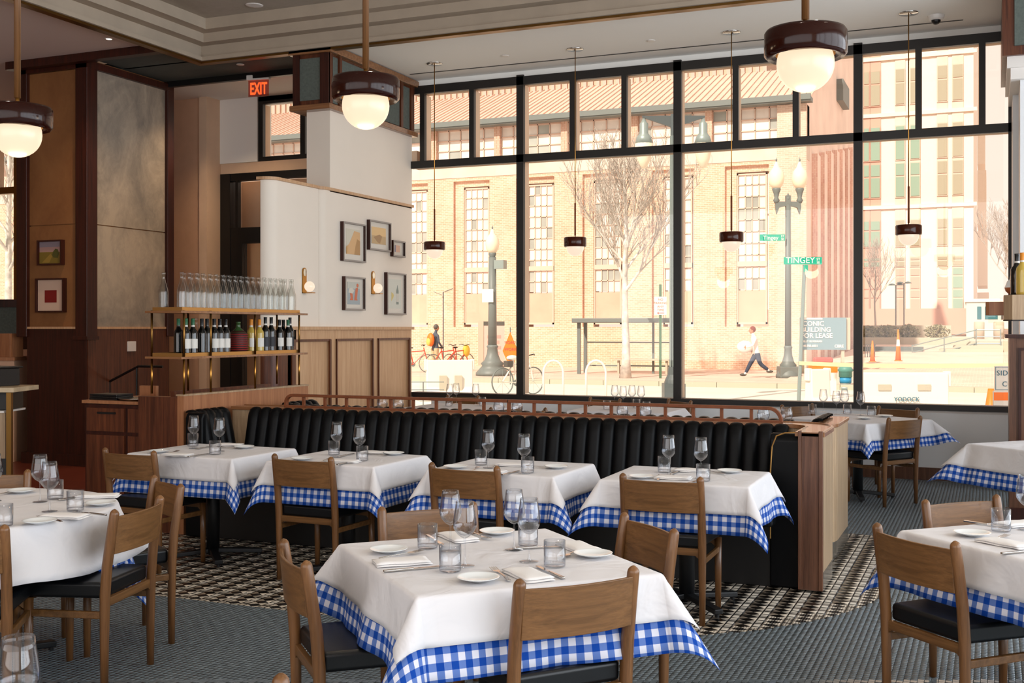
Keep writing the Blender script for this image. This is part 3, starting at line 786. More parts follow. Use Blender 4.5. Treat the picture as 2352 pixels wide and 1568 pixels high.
def napkin(label):
    t = thing('napkin', label, 'napkin', group='folded white napkins')
    def layer(z, th, dx, sc=1.0):
        vs = []; fs = []; nx, ny = 12, 6
        for k, zz in ((0, z), (1, z + th)):
            for i in range(nx + 1):
                for j in range(ny + 1):
                    u = -1 + 2 * i / nx; v = -1 + 2 * j / ny
                    e = (1 - abs(u) ** 6) * (1 - abs(v) ** 4)
                    vs.append((u * .10 * sc + dx, v * .052 * sc * (1 - .04 * math.sin(3 * u + z * 300)), z + (th * (.35 + .65 * e) if k else 0) + .001 * math.sin(5 * u + 3 * v + z * 900)))
        n = (nx + 1) * (ny + 1)
        for i in range(nx):
            for j in range(ny):
                a = i * (ny + 1) + j; b = a + ny + 1
                fs.append((a, a + 1, b + 1, b)); fs.append((n + a, n + b, n + b + 1, n + a + 1))
        for i in range(nx):
            for j in (0, ny):
                a = i * (ny + 1) + j; b = a + ny + 1; f = (a, b, n + b, n + a); fs.append(f if j == 0 else f[::-1])
        for j in range(ny):
            for i in (0, nx):
                a = i * (ny + 1) + j; b = a + 1; f = (a, n + a, n + b, b); fs.append(f if i == 0 else f[::-1])
        return MB().add(vs, fs)
    link('lower_fold', layer(.001, .007, .0), M['napkin'], t, smooth=True)
    link('upper_fold', layer(.008, .009, -.004, .97), M['napkin'], t, smooth=True)
    return t
def fork(label):
    t = thing('fork', label, 'fork', group='forks')
    pts = [(-.10, 0, .003), (-.085, 0, .0045), (-.03, 0, .009), (.02, 0, .008), (.035, 0, .005)]
    link('handle', MB().bar((-.095, 0, .004), (-.05, 0, .007), .014, .003).bar((-.05, 0, .007), (.03, 0, .0075), .007, .003), M['chrome'], t, bev=.001)
    link('head', MB().prism([(.03, -.004), (.045, -.0125), (.058, -.0125), (.058, .0125), (.045, .0125), (.03, .004)], .006, .008), M['chrome'], t)
    for k in range(4):
        y = -.0108 + k * .0072; link('tine', MB().bar((.057, y, .007), (.100, y, .010), .0034, .0022), M['chrome'], t)
    return t
def knife(label):
    t = thing('knife', label, 'knife', group='table knives')
    link('handle', MB().prism([(-.11, -.005), (-.106, -.0075), (-.06, -.0075), (0, -.0055), (0, .0055), (-.06, .0075), (-.106, .0075), (-.11, .005)], .001, .0075), M['chrome'], t, bev=.002)
    link('blade', MB().prism([(0, -.0055), (.02, -.0085), (.08, -.0095), (.10, -.006), (.108, .002), (.10, .006), (.02, .0065), (0, .0055)], .003, .0048), M['chrome'], t)
    return t
PROTO = {}
def put(kind, fn, loc, rz, label):
    if kind not in PROTO:
        p = fn(label); p.location = loc; p.rotation_euler = (0, 0, rz); PROTO[kind] = p; return p
    return dup(PROTO[kind], loc, rz, label)
ZT = TZ + .0045
def wine(px, py, label, z=ZT): return put('w', wine_glass, gz(px, py, z), 0, label)
def tumb(px, py, label, z=ZT): return put('t', tumbler, gz(px, py, z), 0, label)
def plat(px, py, label, z=ZT): return put('p', plate, gz(px, py, z), 0, label)
def napk(px, py, deg, label, z=ZT): return put('n', napkin, gz(px, py, z), R(deg), label)
def two(kind, fn, p1, p2, label, z=ZT):
    """handle end p1, tip p2"""
    a = gz(*p1, z); b = gz(*p2, z); d = b - a; m = (a + b) / 2
    return put(kind, fn, m, math.atan2(d.y, d.x), label)
def fk(p1, p2, label, z=ZT): return two('f', fork, p1, p2, label, z)
def kn(p1, p2, label, z=ZT): return two('k', knife, p1, p2, label, z)
# ================================================================== PLACE THE TABLES
FW = 'the middle foreground table'
square_table(-1.69, 3.80, 46, .86, .93, FW, 11, ow=.17, og=.27)
L1 = 'on the middle foreground table'
chair_posts((1203, 1329), (1446, 1301), 'wooden chair with its back to us in front of the middle foreground table')
chair_posts((655, 1241), (700, 1284), 'wooden chair seen side-on at the left of the middle foreground table')
chair(-2.13, 4.32, .69, -.72, 'wooden chair behind the back left edge of the middle foreground table')
chair_posts((1438, 1178), (1544, 1213), 'wooden chair with pale grain at the back right of the middle foreground table', -1)
wine(1034.7, 1265, 'wine glass ' + L1 + ', left pair, rear one')
wine(1067.6, 1299, 'wine glass ' + L1 + ', left pair, front one')
wine(1181, 1262, 'wine glass ' + L1 + ', right pair, rear one')
wine(1215, 1289, 'wine glass ' + L1 + ', right pair, front one')
tumb(982, 1258, 'water tumbler at the back left ' + L1 + ' next to the left plate')
tumb(1034, 1311, 'water tumbler ' + L1 + ' touching the left knife tip')
tumb(1213, 1252, 'water tumbler ' + L1 + ' behind the right pair of wine glasses')
tumb(1274, 1300, 'water tumbler ' + L1 + ' beside the right plate')
plat(892, 1268, 'white side plate at the left corner ' + L1)
plat(1098, 1334, 'white side plate at the front ' + L1 + ' by the fork')
plat(1141.5, 1226, 'white side plate at the far edge ' + L1)
plat(1362, 1278, 'white side plate at the right edge ' + L1)
napk(924, 1293, 40, 'folded napkin ' + L1 + ' below the left plate')
napk(1213, 1323, -42, 'folded napkin at the front ' + L1 + ' between fork and knife')
napk(1052, 1236, -42, 'folded napkin at the far edge ' + L1)
napk(1329, 1259, -45, 'folded napkin ' + L1 + ' behind the right plate')
kn((891, 1313), (1008, 1302), 'table knife in front of the left napkin ' + L1)
fk((861, 1286), (978, 1267), 'fork half hidden under the left napkin ' + L1)
fk((1179, 1342), (1124, 1303), 'fork beside the front plate ' + L1)
kn((1297, 1331), (1229, 1300), 'table knife right of the front napkin ' + L1)
kn((976, 1228), (1024, 1256), 'table knife at the far edge ' + L1 + ' by the tumbler')
fk((1079, 1223), (1122, 1240), 'fork at the far edge ' + L1 + ' by the far plate')
fk((1340, 1262), (1290, 1283), 'fork left of the right plate ' + L1)
kn((1220, 1259), (1270, 1257), 'table knife behind the right tumbler ' + L1)
TT = [('the leftmost banquette table', -4.93, 6.38, .84, .68, 3), ('the second banquette table from the left', -3.84, 6.36, .76, .66, 4),
      ('the third banquette table from the left', -2.68, 6.35, .78, .66, 5), ('the rightmost banquette table', -1.60, 6.36, .80, .66, 6)]
for w, x, y, wx, wy, sd in TT: square_table(x, y, -1 if sd != 6 else 1, wx, wy, w, sd, bw=8, wv=3, og=.265)
for (w, *_), a, b in zip(TT, ((243, 1028), (636, 1042), (997, 1062), (1439, 1087)), ((352, 1035), (755, 1049), (1136, 1070), (1600, 1095))):
    chair_posts(a, b, 'wooden chair with its back to us at ' + w)
items = [
 [('w', 445, 1029), ('w', 504, 1036), ('t', 443, 1024), ('t', 494, 1043), ('p', 365, 1039), ('p', 560, 1029), ('n', 526, 1023), ('n', 408, 1046), ('f', 373, 1046, 415, 1036), ('k', 432, 1050, 482, 1042), ('k', 456, 1031, 482, 1026), ('f', 540, 1030, 515, 1029)],
 [('w', 773.7, 1049), ('w', 826, 1058), ('t', 767, 1044), ('t', 832, 1057), ('p', 904, 1044), ('p', 693, 1056), ('n', 861, 1041), ('n', 790, 1061), ('k', 774, 1068, 818, 1059), ('k', 785, 1048, 808, 1043), ('f', 875, 1046, 850, 1044), ('f', 735, 1062, 760, 1054)],
 [('w', 1122, 1074), ('w', 1204, 1087), ('t', 1105, 1067), ('t', 1212, 1085), ('p', 1277, 1075), ('p', 1046, 1075), ('n', 1178, 1069), ('n', 1125, 1085), ('f', 1084, 1085, 1100, 1073), ('k', 1152, 1092, 1196, 1081), ('k', 1138, 1072, 1158, 1065), ('f', 1250, 1074, 1228, 1073)],
 [('w', 1535.7, 1091), ('w', 1610, 1098), ('t', 1526, 1084), ('t', 1615, 1104), ('p', 1675, 1085), ('p', 1472, 1098), ('n', 1589, 1082), ('n', 1547, 1099), ('f', 1510, 1105, 1518, 1092), ('k', 1545, 1088, 1567, 1081), ('k', 1575, 1113, 1603, 1104), ('f', 1646, 1087, 1634, 1085)]]
words_ = {'w': ('stemmed wine glass', ('left one', 'right one')), 't': ('water tumbler', ('left one', 'right one')), 'p': ('white side plate', ('rear right one', 'front left one')), 'n': ('folded napkin', ('on the banquette side', 'on the chair side')), 'k': ('table knife', ('one', 'other')), 'f': ('fork', ('one', 'other'))}
for (w, *_), its in zip(TT, items):
    cnt = {}
    for it in its:
        k = it[0]; i = cnt.get(k, 0); cnt[k] = i + 1
        nm = words_[k][0]; which = words_[k][1][i]
        if k == 'p' and w.startswith('the leftmost'): which = ('rear right one', 'front left one')[1 - i]
        if k in 'kf':
            mean = (it[2] + it[4]) / 2
            others = [(q[2] + q[4]) / 2 for q in its if q[0] == k and q is not it]
            which = 'nearer the chair' if mean > others[0] else 'nearer the bench'
        lab = nm + ' on ' + w + ', ' + which
        if k == 'w': wine(it[1], it[2], lab)
        elif k == 't': tumb(it[1], it[2], lab)
        elif k == 'p': plat(it[1], it[2], lab)
        elif k == 'n': napk(it[1], it[2], 5, lab)
        elif k == 'f': fk(it[1:3], it[3:5], lab)
        else: kn(it[1:3], it[3:5], lab)
# round table on the left
LW = 'the round table at the left'
t = thing('dining_table', 'black iron pedestal of ' + LW, 'table', (-4.42, 3.88, 0), R(20), 'pedestal tables under cloths')
link('tabletop', MB().lathe([(.001, .71), (.655, .71), (.655, TZ - .004), (.001, TZ - .004)], 64), M['walnut_d'], t); table_base(t, l=.42)
cloth_obj('gingham_cloth', round_cloth('gr', .66, .86, TZ - .0015, 5, rot=R(-12), folds=7, beta=6, amp=4, cornerb=10), M['gingham'], (-4.42, 3.88, 0), 0, 'blue and white checked undercloth on ' + LW)
cloth_obj('white_tablecloth', round_cloth('wr', .665, .93, TZ + .002, 5, rot=R(2), folds=7, beta=20, amp=19, circ=True), M['cloth'], (-4.42, 3.88, 0), 0, 'white linen top cloth falling in folds on ' + LW)
chair(-3.80, 3.99, -.97, -.24, 'wooden chair with its back to us at the right of the round table')
chair(-4.08, 4.50, -.53, -.85, 'wooden chair half hidden at the far right of the round table')
chair(-3.95, 3.47, -.57, .82, 'wooden chair cut by the left edge of the photo before the round table')
chair(-4.95, 4.42, .6, -.8, 'wooden chair behind the round table at the left edge of the photo')
wine(92, 1152, 'wine glass on the round table, taller looking rear one')
wine(114, 1174, 'wine glass on the round table, front one')
wine(-14, 1150, 'wine glass on the round table cut by the left edge of the photo')
tumb(127, 1145, 'water tumbler on the round table behind the two wine glasses')
tumb(173, 1172, 'water tumbler on the round table right of the two wine glasses')
tumb(8, 1207, 'water tumbler on the round table cut by the left edge of the photo')
plat(48, 1131, 'white side plate at the far left of the round table')
plat(91, 1202, 'white side plate nearest us on the round table')
plat(231, 1160, 'white side plate at the right rim of the round table')
napk(150, 1188, 12, 'folded napkin on the round table between near plate and tumbler')
napk(226, 1141, 30, 'folded napkin at the far right of the round table')
fk((158, 1203), (75, 1186), 'fork on the round table behind the near plate')
kn((232, 1183), (178, 1177), 'table knife at the right of the round table')
kn((140, 1149), (205, 1137), 'table knife at the far side of the round table')
fk((25, 1131), (-12, 1140), 'fork at the far left of the round table')
# right foreground table
RW = 'the right foreground table'
square_table(.31, 4.98, 45, .90, .90, RW, 21)
chair_posts((2019, 1202), (2190, 1242), 'dark toned wooden chair before ' + RW)
chair_posts((2131, 1147), (2284, 1136), 'wooden chair with pale backrest behind ' + RW, -1)
tumb(2299, 1219, 'water tumbler on ' + RW)
plat(2233, 1230, 'white side plate on ' + RW)
napk(2309, 1250, -38, 'folded napkin nearest us on ' + RW)
napk(2345, 1205, 42, 'folded napkin behind the tumbler on ' + RW)
wine(2358, 1216, 'wine glass cut by the right edge of the photo on ' + RW)
kn((2248, 1203), (2290, 1209), 'table knife behind the plate on ' + RW)
fk((2262, 1246), (2312, 1233), 'fork between plate and napkin on ' + RW)
kn((2330, 1270), (2375, 1266), 'table knife at the cut edge on ' + RW)
# table further back at the right edge
GW = 'the table at the right edge before the dark cabinet'
square_table(.50, 8.95, 47, .90, .90, GW, 23, ow=.19, og=.30, corners=[30, 34, 30, 30])
# corner table near the window, right of the banquette end
BW = 'the window table beyond the banquette end'
square_table(-1.14, 11.02, -33, .90, .90, BW, 31, corners=[40, 20, 20, 25])
chair_posts((2038, 959), (2117, 954), 'wooden chair with its back to us at ' + BW)
chair_posts((2028, 932), (2098, 936), 'wooden chair facing us against the window wall at ' + BW, -1)
chair_posts((1798, 929), (1864, 926), 'wooden chair behind the left of ' + BW, -1)
for i, (px, py) in enumerate(((1891, 946), (1921, 951), (1940, 948), (1977, 953))):
    wine(px, py, ('leftmost', 'second from left', 'third from left', 'rightmost')[i] + ' of the four wine glasses on ' + BW)
for i, (px, py) in enumerate(((1866, 950), (1946, 950), (2001, 954))):
    tumb(px, py, ('left', 'middle', 'right')[i] + ' water tumbler on ' + BW)
plat(2033, 957, 'white side plate at the right of ' + BW)
plat(1985, 962, 'white side plate near the chair on ' + BW)
# two tables by the window behind the railing
W1 = 'the window table near the art wall'
W2 = 'the window table behind the railing middle'
p1 = gz(1060, 934, TZ); p2 = gz(1440, 940, TZ)
square_table(p1.x, p1.y, 0, 1.0, .8, W1, 41); square_table(p2.x, p2.y, 0, 1.0, .8, W2, 42)
for i, (px, py) in enumerate(((1033, 929), (1048, 927), (1092.6, 929))):
    wine(px, py, ('left', 'middle', 'right')[i] + ' of three wine glasses on ' + W1)
for i, (px, py) in enumerate(((1412, 933), (1431.5, 936), (1451.7, 933), (1472.5, 935))):
    wine(px, py, ('leftmost', 'second from left', 'third from left', 'rightmost')[i] + ' of four wine glasses on ' + W2)
tumb(1031, 932, 'left water tumbler on ' + W1); tumb(1108, 931, 'right water tumbler on ' + W1)
tumb(1394, 940, 'left water tumbler on ' + W2); tumb(1462, 936, 'middle water tumbler on ' + W2); tumb(1485, 943, 'right water tumbler on ' + W2)
chair_posts((1021, 905), (1107, 908), 'wooden chair behind ' + W1 + ', under the sill', -1)
chair_posts((1352, 911), (1428, 915), 'wooden chair behind ' + W2 + ', under the sill', -1)
chair(-4.75, 10.6, -.9, .35, 'wooden chair turned sideways right of ' + W1)
chair(-3.75, 10.35, .93, .3, 'wooden chair turned sideways left of ' + W2)
chair_posts((1541, 915), (1582, 919), 'wooden chair right of ' + W2 + ' turned to the left', -1)
chair(-2.35, 9.9, .2, .98, 'wooden chair low behind the railing between the two right window tables')
# near glass and chair knob at the lower left corner of the photo
NW = 'the nearest table at the lower left'
g = gt(42, 1475, 2.24)
square_table(g.x - .27, g.y - .14, 23, .62, .62, NW, 51)
put('w', wine_glass, Vector((g.x, g.y, ZT)), 0, 'wine glass on ' + NW + ', only its bowl in view')
chair(-1.385, 1.843, .831, -.556, 'wooden chair at the bottom of the photo of which one knob shows')
# ================================================================== BANQUETTES
def gx(px, py, X):
    d = ray(px, py); t = X / d[0]; return Vector((X, d[1] * t, HCAM + d[2] * t))
def channel(w=.098, bulge=.026, n=7):
    """one upholstered roll standing at x=0, facing -y, rising from the seat and rolling over the top"""
    path = [(-.115, .47, -1, .1), (-.075, .62, -1, .15), (-.04, .78, -1, .15), (-.022, .86, -1, .2), (-.012, .905, -.85, .5), (.004, .928, -.5, .87), (.03, .938, 0, 1), (.06, .934, 0, 1)]
    V = []; F = []
    for y, z, ny, nz in path:
        for k in range(n + 1):
            u = -1 + 2 * k / n; b = bulge * math.sqrt(max(0, 1 - u * u))
            V.append((u * w / 2, y + ny * b, z + nz * b * .8))
    m = n + 1
    for j in range(len(path) - 1):
        for k in range(n): F.append((j * m + k, j * m + k + 1, (j + 1) * m + k + 1, (j + 1) * m + k))
    return MB().add(V, F)
chm = channel().mesh('channel'); chm.materials.append(M['leather']); chm.polygons.foreach_set('use_smooth', [True] * len(chm.polygons))
def put_channel(parent, x, y, rz, s=1.0):
    o = bpy.data.objects.new('tufted_channel', chm); COL.objects.link(o); o.parent = parent; o.location = (x, y, 0); o.rotation_euler = (0, 0, rz); o.scale = (s, 1, 1); return o
def arc(cx_, cy_, r, a0, a1, n=10): return [(cx_ + r * math.cos(R(a0 + (a1 - a0) * k / n)), cy_ + r * math.sin(R(a0 + (a1 - a0) * k / n))) for k in range(n + 1)]
b1 = thing('banquette', 'long black channel-tufted leather banquette with wooden end, behind the row of four tables', 'banquette', (0, 0, 0), 0, 'back to back banquettes')
NCH = 43
for i in range(NCH): put_channel(b1, -5.42 + .098 * (i + .5), 7.47 - .0 * i, 0)
for i in range(5): put_channel(b1, -5.60, 6.99 + .09 * (i + .5), R(90), .92)
for i in range(4): put_channel(b1, -1.10, 7.04 + .085 * (i + .5), R(-90), .87)
link('seat_cushion', MB().box(-5.47, -1.20, 6.86, 7.40, .385, .475), M['seatleather'], b1, bev=.02)
link('base', MB().box(-5.55, -1.07, 6.99, 7.5, .005, .385), M['black'], b1)
link('arm_front', MB().prismx([(6.975, .005), (7.05, .005), (7.05, .94), (7.0, .94), (6.975, .90)], -1.24, -1.06), M['leather'], b1, bev=.012)
link('arm_front', MB().prismx([(6.95, .005), (7.0, .005), (7.0, .94), (6.97, .94), (6.95, .90)], -5.63, -5.47), M['leather'], b1, bev=.012)
link('piping', MB().tube([(-1.235, 6.972, .30), (-1.235, 6.972, .70), (-1.225, 6.974, .86), (-1.20, 6.978, .925), (-1.15, 6.982, .945), (-1.08, 6.985, .95)], .0045, 6), M['copper'], b1)
shell = [(-1.06, 6.965), (-.92, 6.965), (-.92, 7.38)] + arc(-1.20, 7.38, .28, 0, 90) + [(-5.62, 7.66), (-5.62, 7.52), (-1.22, 7.52)] + arc(-1.22, 7.36, .16, 90, 0, 6)
link('shell', MB().prism(shell, .12, .93), M['endwood'], b1)
link('kick_plate', MB().prism(shell, .005, .12), M['kick'], b1)
link('end_board', MB().box(-1.055, -.945, 6.95, 6.964, .01, .95), M['walnut_n'], b1)
link('end_moulding', MB().box(-1.065, -1.045, 6.935, 6.962, .01, .965), M['walnut_n'], b1, bev=.004)
link('end_moulding', MB().box(-.945, -.92, 6.94, 6.962, .01, .965), M['walnut_n'], b1, bev=.004)
cap = [(-1.085, 6.95), (-.91, 6.95), (-.91, 7.38)] + arc(-1.20, 7.38, .29, 0, 90) + [(-5.62, 7.67), (-5.62, 7.50), (-1.22, 7.50)] + arc(-1.22, 7.37, .135, 90, 0, 6)
link('cap', MB().prism(cap, .93, .957), M['capwood'], b1, bev=.006)
link('cap_bead', MB().tube([(x, y, .958) for x, y in [(-.925, 6.96), (-.925, 7.38)] + arc(-1.20, 7.38, .275, 0, 90) + [(-5.6, 7.655)]], .007, 6), M['capwood'], b1)
b2 = thing('banquette', 'second black channel-tufted banquette behind the railing, facing the big window', 'banquette', (0, 0, 0), 0, 'back to back banquettes')
for i in range(42): put_channel(b2, -5.35 + .098 * (i + .5), 7.97, R(180))
for i in range(6): put_channel(b2, -1.13, 8.08 + .092 * (i + .5), R(-90), .94)
for i in range(5): put_channel(b2, -5.46, 8.06 + .092 * (i + .5), R(90), .94)
link('ledge', MB().box(-5.62, -1.15, 7.66, 7.93, .915, .935), M['capwood'], b2)
link('seat_cushion', MB().box(-5.4, -1.2, 8.05, 8.6, .385, .475), M['seatleather'], b2, bev=.02)
link('base', MB().box(-5.5, -1.1, 7.95, 8.5, .005, .385), M['black'], b2)
sh2 = [(-5.62, 7.80), (-1.25, 7.80)] + arc(-1.25, 8.08, .28, -90, 0) + [(-.97, 8.68), (-1.10, 8.68), (-1.10, 8.1)] + arc(-1.25, 8.09, .15, 0, -90, 6) + [(-5.62, 7.94)]
link('shell', MB().prism(sh2, .12, .90), M['endwood'], b2)
link('kick_plate', MB().prism(sh2, .005, .12), M['kick'], b2)
c2 = [(-5.62, 7.79), (-1.25, 7.79)] + arc(-1.25, 8.08, .29, -90, 0) + [(-.96, 8.69), (-1.12, 8.69), (-1.12, 8.1)] + arc(-1.25, 8.09, .13, 0, -90, 6) + [(-5.62, 7.95)]
link('cap', MB().prism(c2, .90, .927), M['capwood'], b2, bev=.006)
# railing on the cap
rl = thing('railing', 'low brown wooden railing with square spindles on top of the banquette back', 'railing', (-3.2, 7.60, .957))
def tl(p): return (p[0] + 3.2, p[1] - 7.60, p[2] - .957)
xs = [-4.997, -4.8, -4.606, -4.41, -4.213, -4.02, -3.826, -3.631, -3.435, -3.236, -3.036, -2.84, -2.645, -2.452, -2.258, -2.062, -1.866, -1.672, -1.472]
bend = [(-5.16, 7.60, .957), (-5.16, 7.60, .99)] + [(-5.10 - .06 * math.cos(R(k * 15)), 7.60, .99 + .06 * math.sin(R(k * 15))) for k in range(1, 7)]
bend2 = [(-1.36 + .085 * math.cos(R(90 - k * 15)), 7.60, .965 + .085 * math.sin(R(90 - k * 15))) for k in range(0, 7)] + [(-1.275, 7.60, .957)]
def flat_rail(pts, w, h):
    mb = MB()
    P = [Vector(p) for p in pts]; V = []; F = []
    for i, p in enumerate(P):
        d = (P[min(i + 1, len(P) - 1)] - P[max(i - 1, 0)]).normalized(); nrm = Vector((-d.z, 0, d.x)) * (h / 2); s = Vector((0, w / 2, 0))
        V += [p - s - nrm, p + s - nrm, p + s + nrm, p - s + nrm]
    for i in range(len(P) - 1):
        for j in range(4): F.append((i * 4 + j, i * 4 + (j + 1) % 4, i * 4 + 4 + (j + 1) % 4, i * 4 + 4 + j))
    F += [(3, 2, 1, 0), tuple(len(V) - 4 + j for j in range(4))]
    return mb.add(V, F)
link('top_rail', flat_rail([tl(p) for p in bend + [(-3.245, 7.60, 1.05)]], .036, .022), M['railwood'], rl, bev=.003)
link('top_rail', flat_rail([tl(p) for p in [(-3.235, 7.60, 1.05)] + bend2], .036, .022), M['railwood'], rl, bev=.003)
link('bottom_rail', MB().box(-1.96, 1.93, -.02, .02, 0, .014), M['railwood'], rl)
for x in xs:
    link('spindle', MB().box(x + 3.2 - .010, x + 3.2 + .010, -.011, .011, .014, .084), M['railwood'], rl)
link('spindle', MB().box(-.045, -.022, -.012, .012, .014, .084), M['railwood'], rl)
# stemless glasses on the ledge behind the railing
def stemless(label):
    t = thing('stemless_glass', label, 'glass', group='stemless glasses on the banquette ledge')
    link('bowl', MB().lathe([(.0005, .002), (.018, .002), (.026, .006), (.038, .03), (.043, .052), (.041, .075), (.034, .102), (.031, .112), (.0302, .112), (.040, .075), (.042, .052), (.037, .03), (.024, .009), (.0005, .008)], 24, caps=False), M['drink'], t, smooth=True)
    return t
nm = ['leftmost, before the wood panelling', 'second from left, before the wood panelling', 'left of the pair near the railing joint', 'right of the pair near the railing joint',
      'left of the pair right of the middle', 'right of the pair right of the middle', 'left of the pair by the railing end', 'rightmost, at the railing end']
for n_, px in zip(nm, (875, 912, 1143.5, 1186, 1428, 1481, 1752, 1805)):
    p = gy(px, 945, 7.80); put('s', stemless, Vector((p.x, 7.82, .935)), 0, 'stemless glass on the ledge, ' + n_)
# ================================================================== PARTITION, CABINET AND BOTTLE SHELF
pt_ = thing('wood_partition', 'wooden partition box closing the left end of the banquette', 'partition', (-5.9, 7.9, 0))
link('side_panel', MB().box(.14, .20, -.88, .84, 0, 1.06), M['boxwood'], pt_)
link('front_panel', MB().box(-.24, .14, -.88, -.84, 0, 1.05), M['walnut'], pt_)
link('cap', MB().box(.13, .205, -.885, .845, 1.06, 1.073), M['endwood'], pt_)
link('rear_panel', MB().box(-.24, -.20, -.5, .84, 0, 1.07), M['walnut'], pt_)
link('deck', MB().box(-.24, .14, -.84, .84, .93, .95), M['walnut'], pt_)
cbn = thing('service_cabinet', 'dark walnut service cabinet with drawers left of the partition', 'cabinet', (-6.43, 7.35, 0))
link('carcass', MB().box(-.29, .285, -.28, .35, .08, .975), M['walnut_d'], cbn)
link('plinth', MB().box(-.27, .27, -.25, .33, 0, .08), M['black'], cbn)
link('counter', MB().box(-.30, .285, -.31, .36, .98, 1.005), M['boxwood'], cbn)
for a, b in ((-.26, .12), (.16, .27)):
    d = link('drawer', MB().box(a, b, -.30, -.28, .76, .945), M['walnut'], cbn)
    if b < .2: link('handle', MB().box(a + .12, b - .08, -.315, -.30, .90, .915), M['black'], d)
    d = link('door', MB().box(a, b, -.30, -.28, .10, .73), M['walnut'], cbn)
link('raised_back', MB().box(-.30, -.12, .36, .39, 1.0, 1.09), M['boxwood'], cbn)
tag(link('menu_stack', MB().box(-.14, .14, -.1, .1, 0, .014).box(-.135, .14, -.1, .095, .016, .03).box(-.14, .135, -.095, .1, .032, .046), M['black'], bev=.002), 'stack of black menus on the cabinet counter', 'menu').location = (-6.57, 7.2, 1.005)
o = link('serving_tray', MB().lathe([(.0005, .004), (.14, .004), (.165, .016), (.17, .018), (.165, .020), (.14, .008), (.0005, .008)], 40, caps=False), M['chrome'], smooth=True)
tag(o, 'round silver tray on the cabinet counter', 'tray').location = (-6.26, 7.18, 1.005)
hr = gy(240, 882, 10.4); h2 = gy(318, 841, 10.4)
hrt = thing('handrail', 'black sloping handrail before the column wainscot', 'handrail', (0, 0, 0))
link('rail', MB().tube([hr, h2, (h2.x + .35, 10.4, h2.z)], .015, 8), M['black'], hrt)
for q in (0.15, .95): p = hr.lerp(h2, q); link('post', MB().tube([(p.x, p.y, 0), (p.x, p.y, p.z)], .012, 8), M['black'], hrt)
tp = gx(301, 797, XC + .012)
tag(link('thermostat', MB().box(XC + .012, XC + .03, tp.y - .07, tp.y + .07, tp.z - .05, tp.z + .07), M['trimw'], bev=.004), 'small white thermostat on the column wainscot', 'thermostat')
# shelf
shf = thing('bottle_shelf', 'two tier wood and brass bottle shelf standing on the partition', 'shelf', (-5.86, 7.84, 1.0))
def sl(x0, x1, y0, y1, z0, z1): return MB().box(x0 + 5.86, x1 + 5.86, y0 - 7.84, y1 - 7.84, z0 - 1.0, z1 - 1.0)
for zt, nmz in ((1.744, 'top'), (1.390, 'low')):
    link('board', sl(-6.04, -5.69, 6.98, 8.72, zt - .045, zt - .028), M['capwood'], shf)
    link('brass_tray', sl(-6.00, -5.715, 7.02, 8.63, zt - .028, zt - .022), M['copper'], shf)
    link('brass_edge', sl(-5.722, -5.715, 7.02, 8.63, zt - .022, zt), M['copper'], shf)
    link('brass_edge', sl(-6.00, -5.993, 7.02, 8.63, zt - .022, zt), M['copper'], shf)
    link('brass_edge', sl(-5.993, -5.722, 7.02, 7.027, zt - .022, zt), M['copper'], shf)
    link('brass_edge', sl(-5.993, -5.722, 8.623, 8.63, zt - .022, zt), M['copper'], shf)
for X_, pxs in ((-5.705, (416, 484, 586, 687)), (-6.015, (362, 432, 636))):
    for px in pxs:
        p = gx(px, 760, X_) if px not in (362,) else Vector((X_, 7.03, 0))
        if px == 416: p.y = 7.03
        link('post', MB().tube([(X_ + 5.86, p.y - 7.84, .073), (X_ + 5.86, p.y - 7.84, .345)], .009, 10), M['brass'], shf, smooth=True)
        link('post', MB().tube([(X_ + 5.86, p.y - 7.84, .345), (X_ + 5.86, p.y - 7.84, .72)], .009, 10), M['brassd'], shf, smooth=True)
def clear_bottle(label):
    t = thing('water_bottle', label, 'bottle', group='clear glass bottles on the top shelf')
    pr_ = [(.0005, .004), (.030, .002), (.0355, .006), (.037, .02), (.037, .135), (.0355, .155), (.026, .19), (.017, .222), (.0125, .25), (.0125, .275), (.0150, .278), (.0150, .292), (.0135, .296), (.0115, .296)]
    link('body', MB().lathe(pr_, 18, caps=False), M['bottleglass'], t, smooth=True)
    link('base', MB().lathe([(.0005, .012), (.034, .006)], 18, caps=False), M['bottleglass'], t, smooth=True)
    return t
front = [417.5, 435, 451.5, 466, 481.8, 496.3, 511.5, 524.6, 538.7, 552, 566.5, 579.4, 592.7, 606.5, 619.9, 632, 644, 655, 667, 679]
ordn = ['first', 'second', 'third', 'fourth', 'fifth', 'sixth', 'seventh', 'eighth', 'ninth', 'tenth', 'eleventh', 'twelfth', 'thirteenth', 'fourteenth', 'fifteenth', 'sixteenth', 'seventeenth', 'eighteenth', 'nineteenth', 'last']
put('cb', clear_bottle, Vector((-5.96, 7.10, 1.722)), 0, 'clear glass bottle standing alone at the left end of the top shelf')
for i, px in enumerate(front):
    p = gx(px, 680, -5.765); put('cb', clear_bottle, Vector((-5.765, min(p.y, 8.58), 1.722)), 0, ordn[i] + ' clear bottle from the left in the front row of the top shelf')
for i in range(19):
    p = gx((front[i] + front[i + 1]) / 2 - 3, 680, -5.855); put('cb', clear_bottle, Vector((-5.855, min(p.y, 8.58), 1.722)), 0, ordn[i] + ' clear bottle from the left in the rear row of the top shelf')
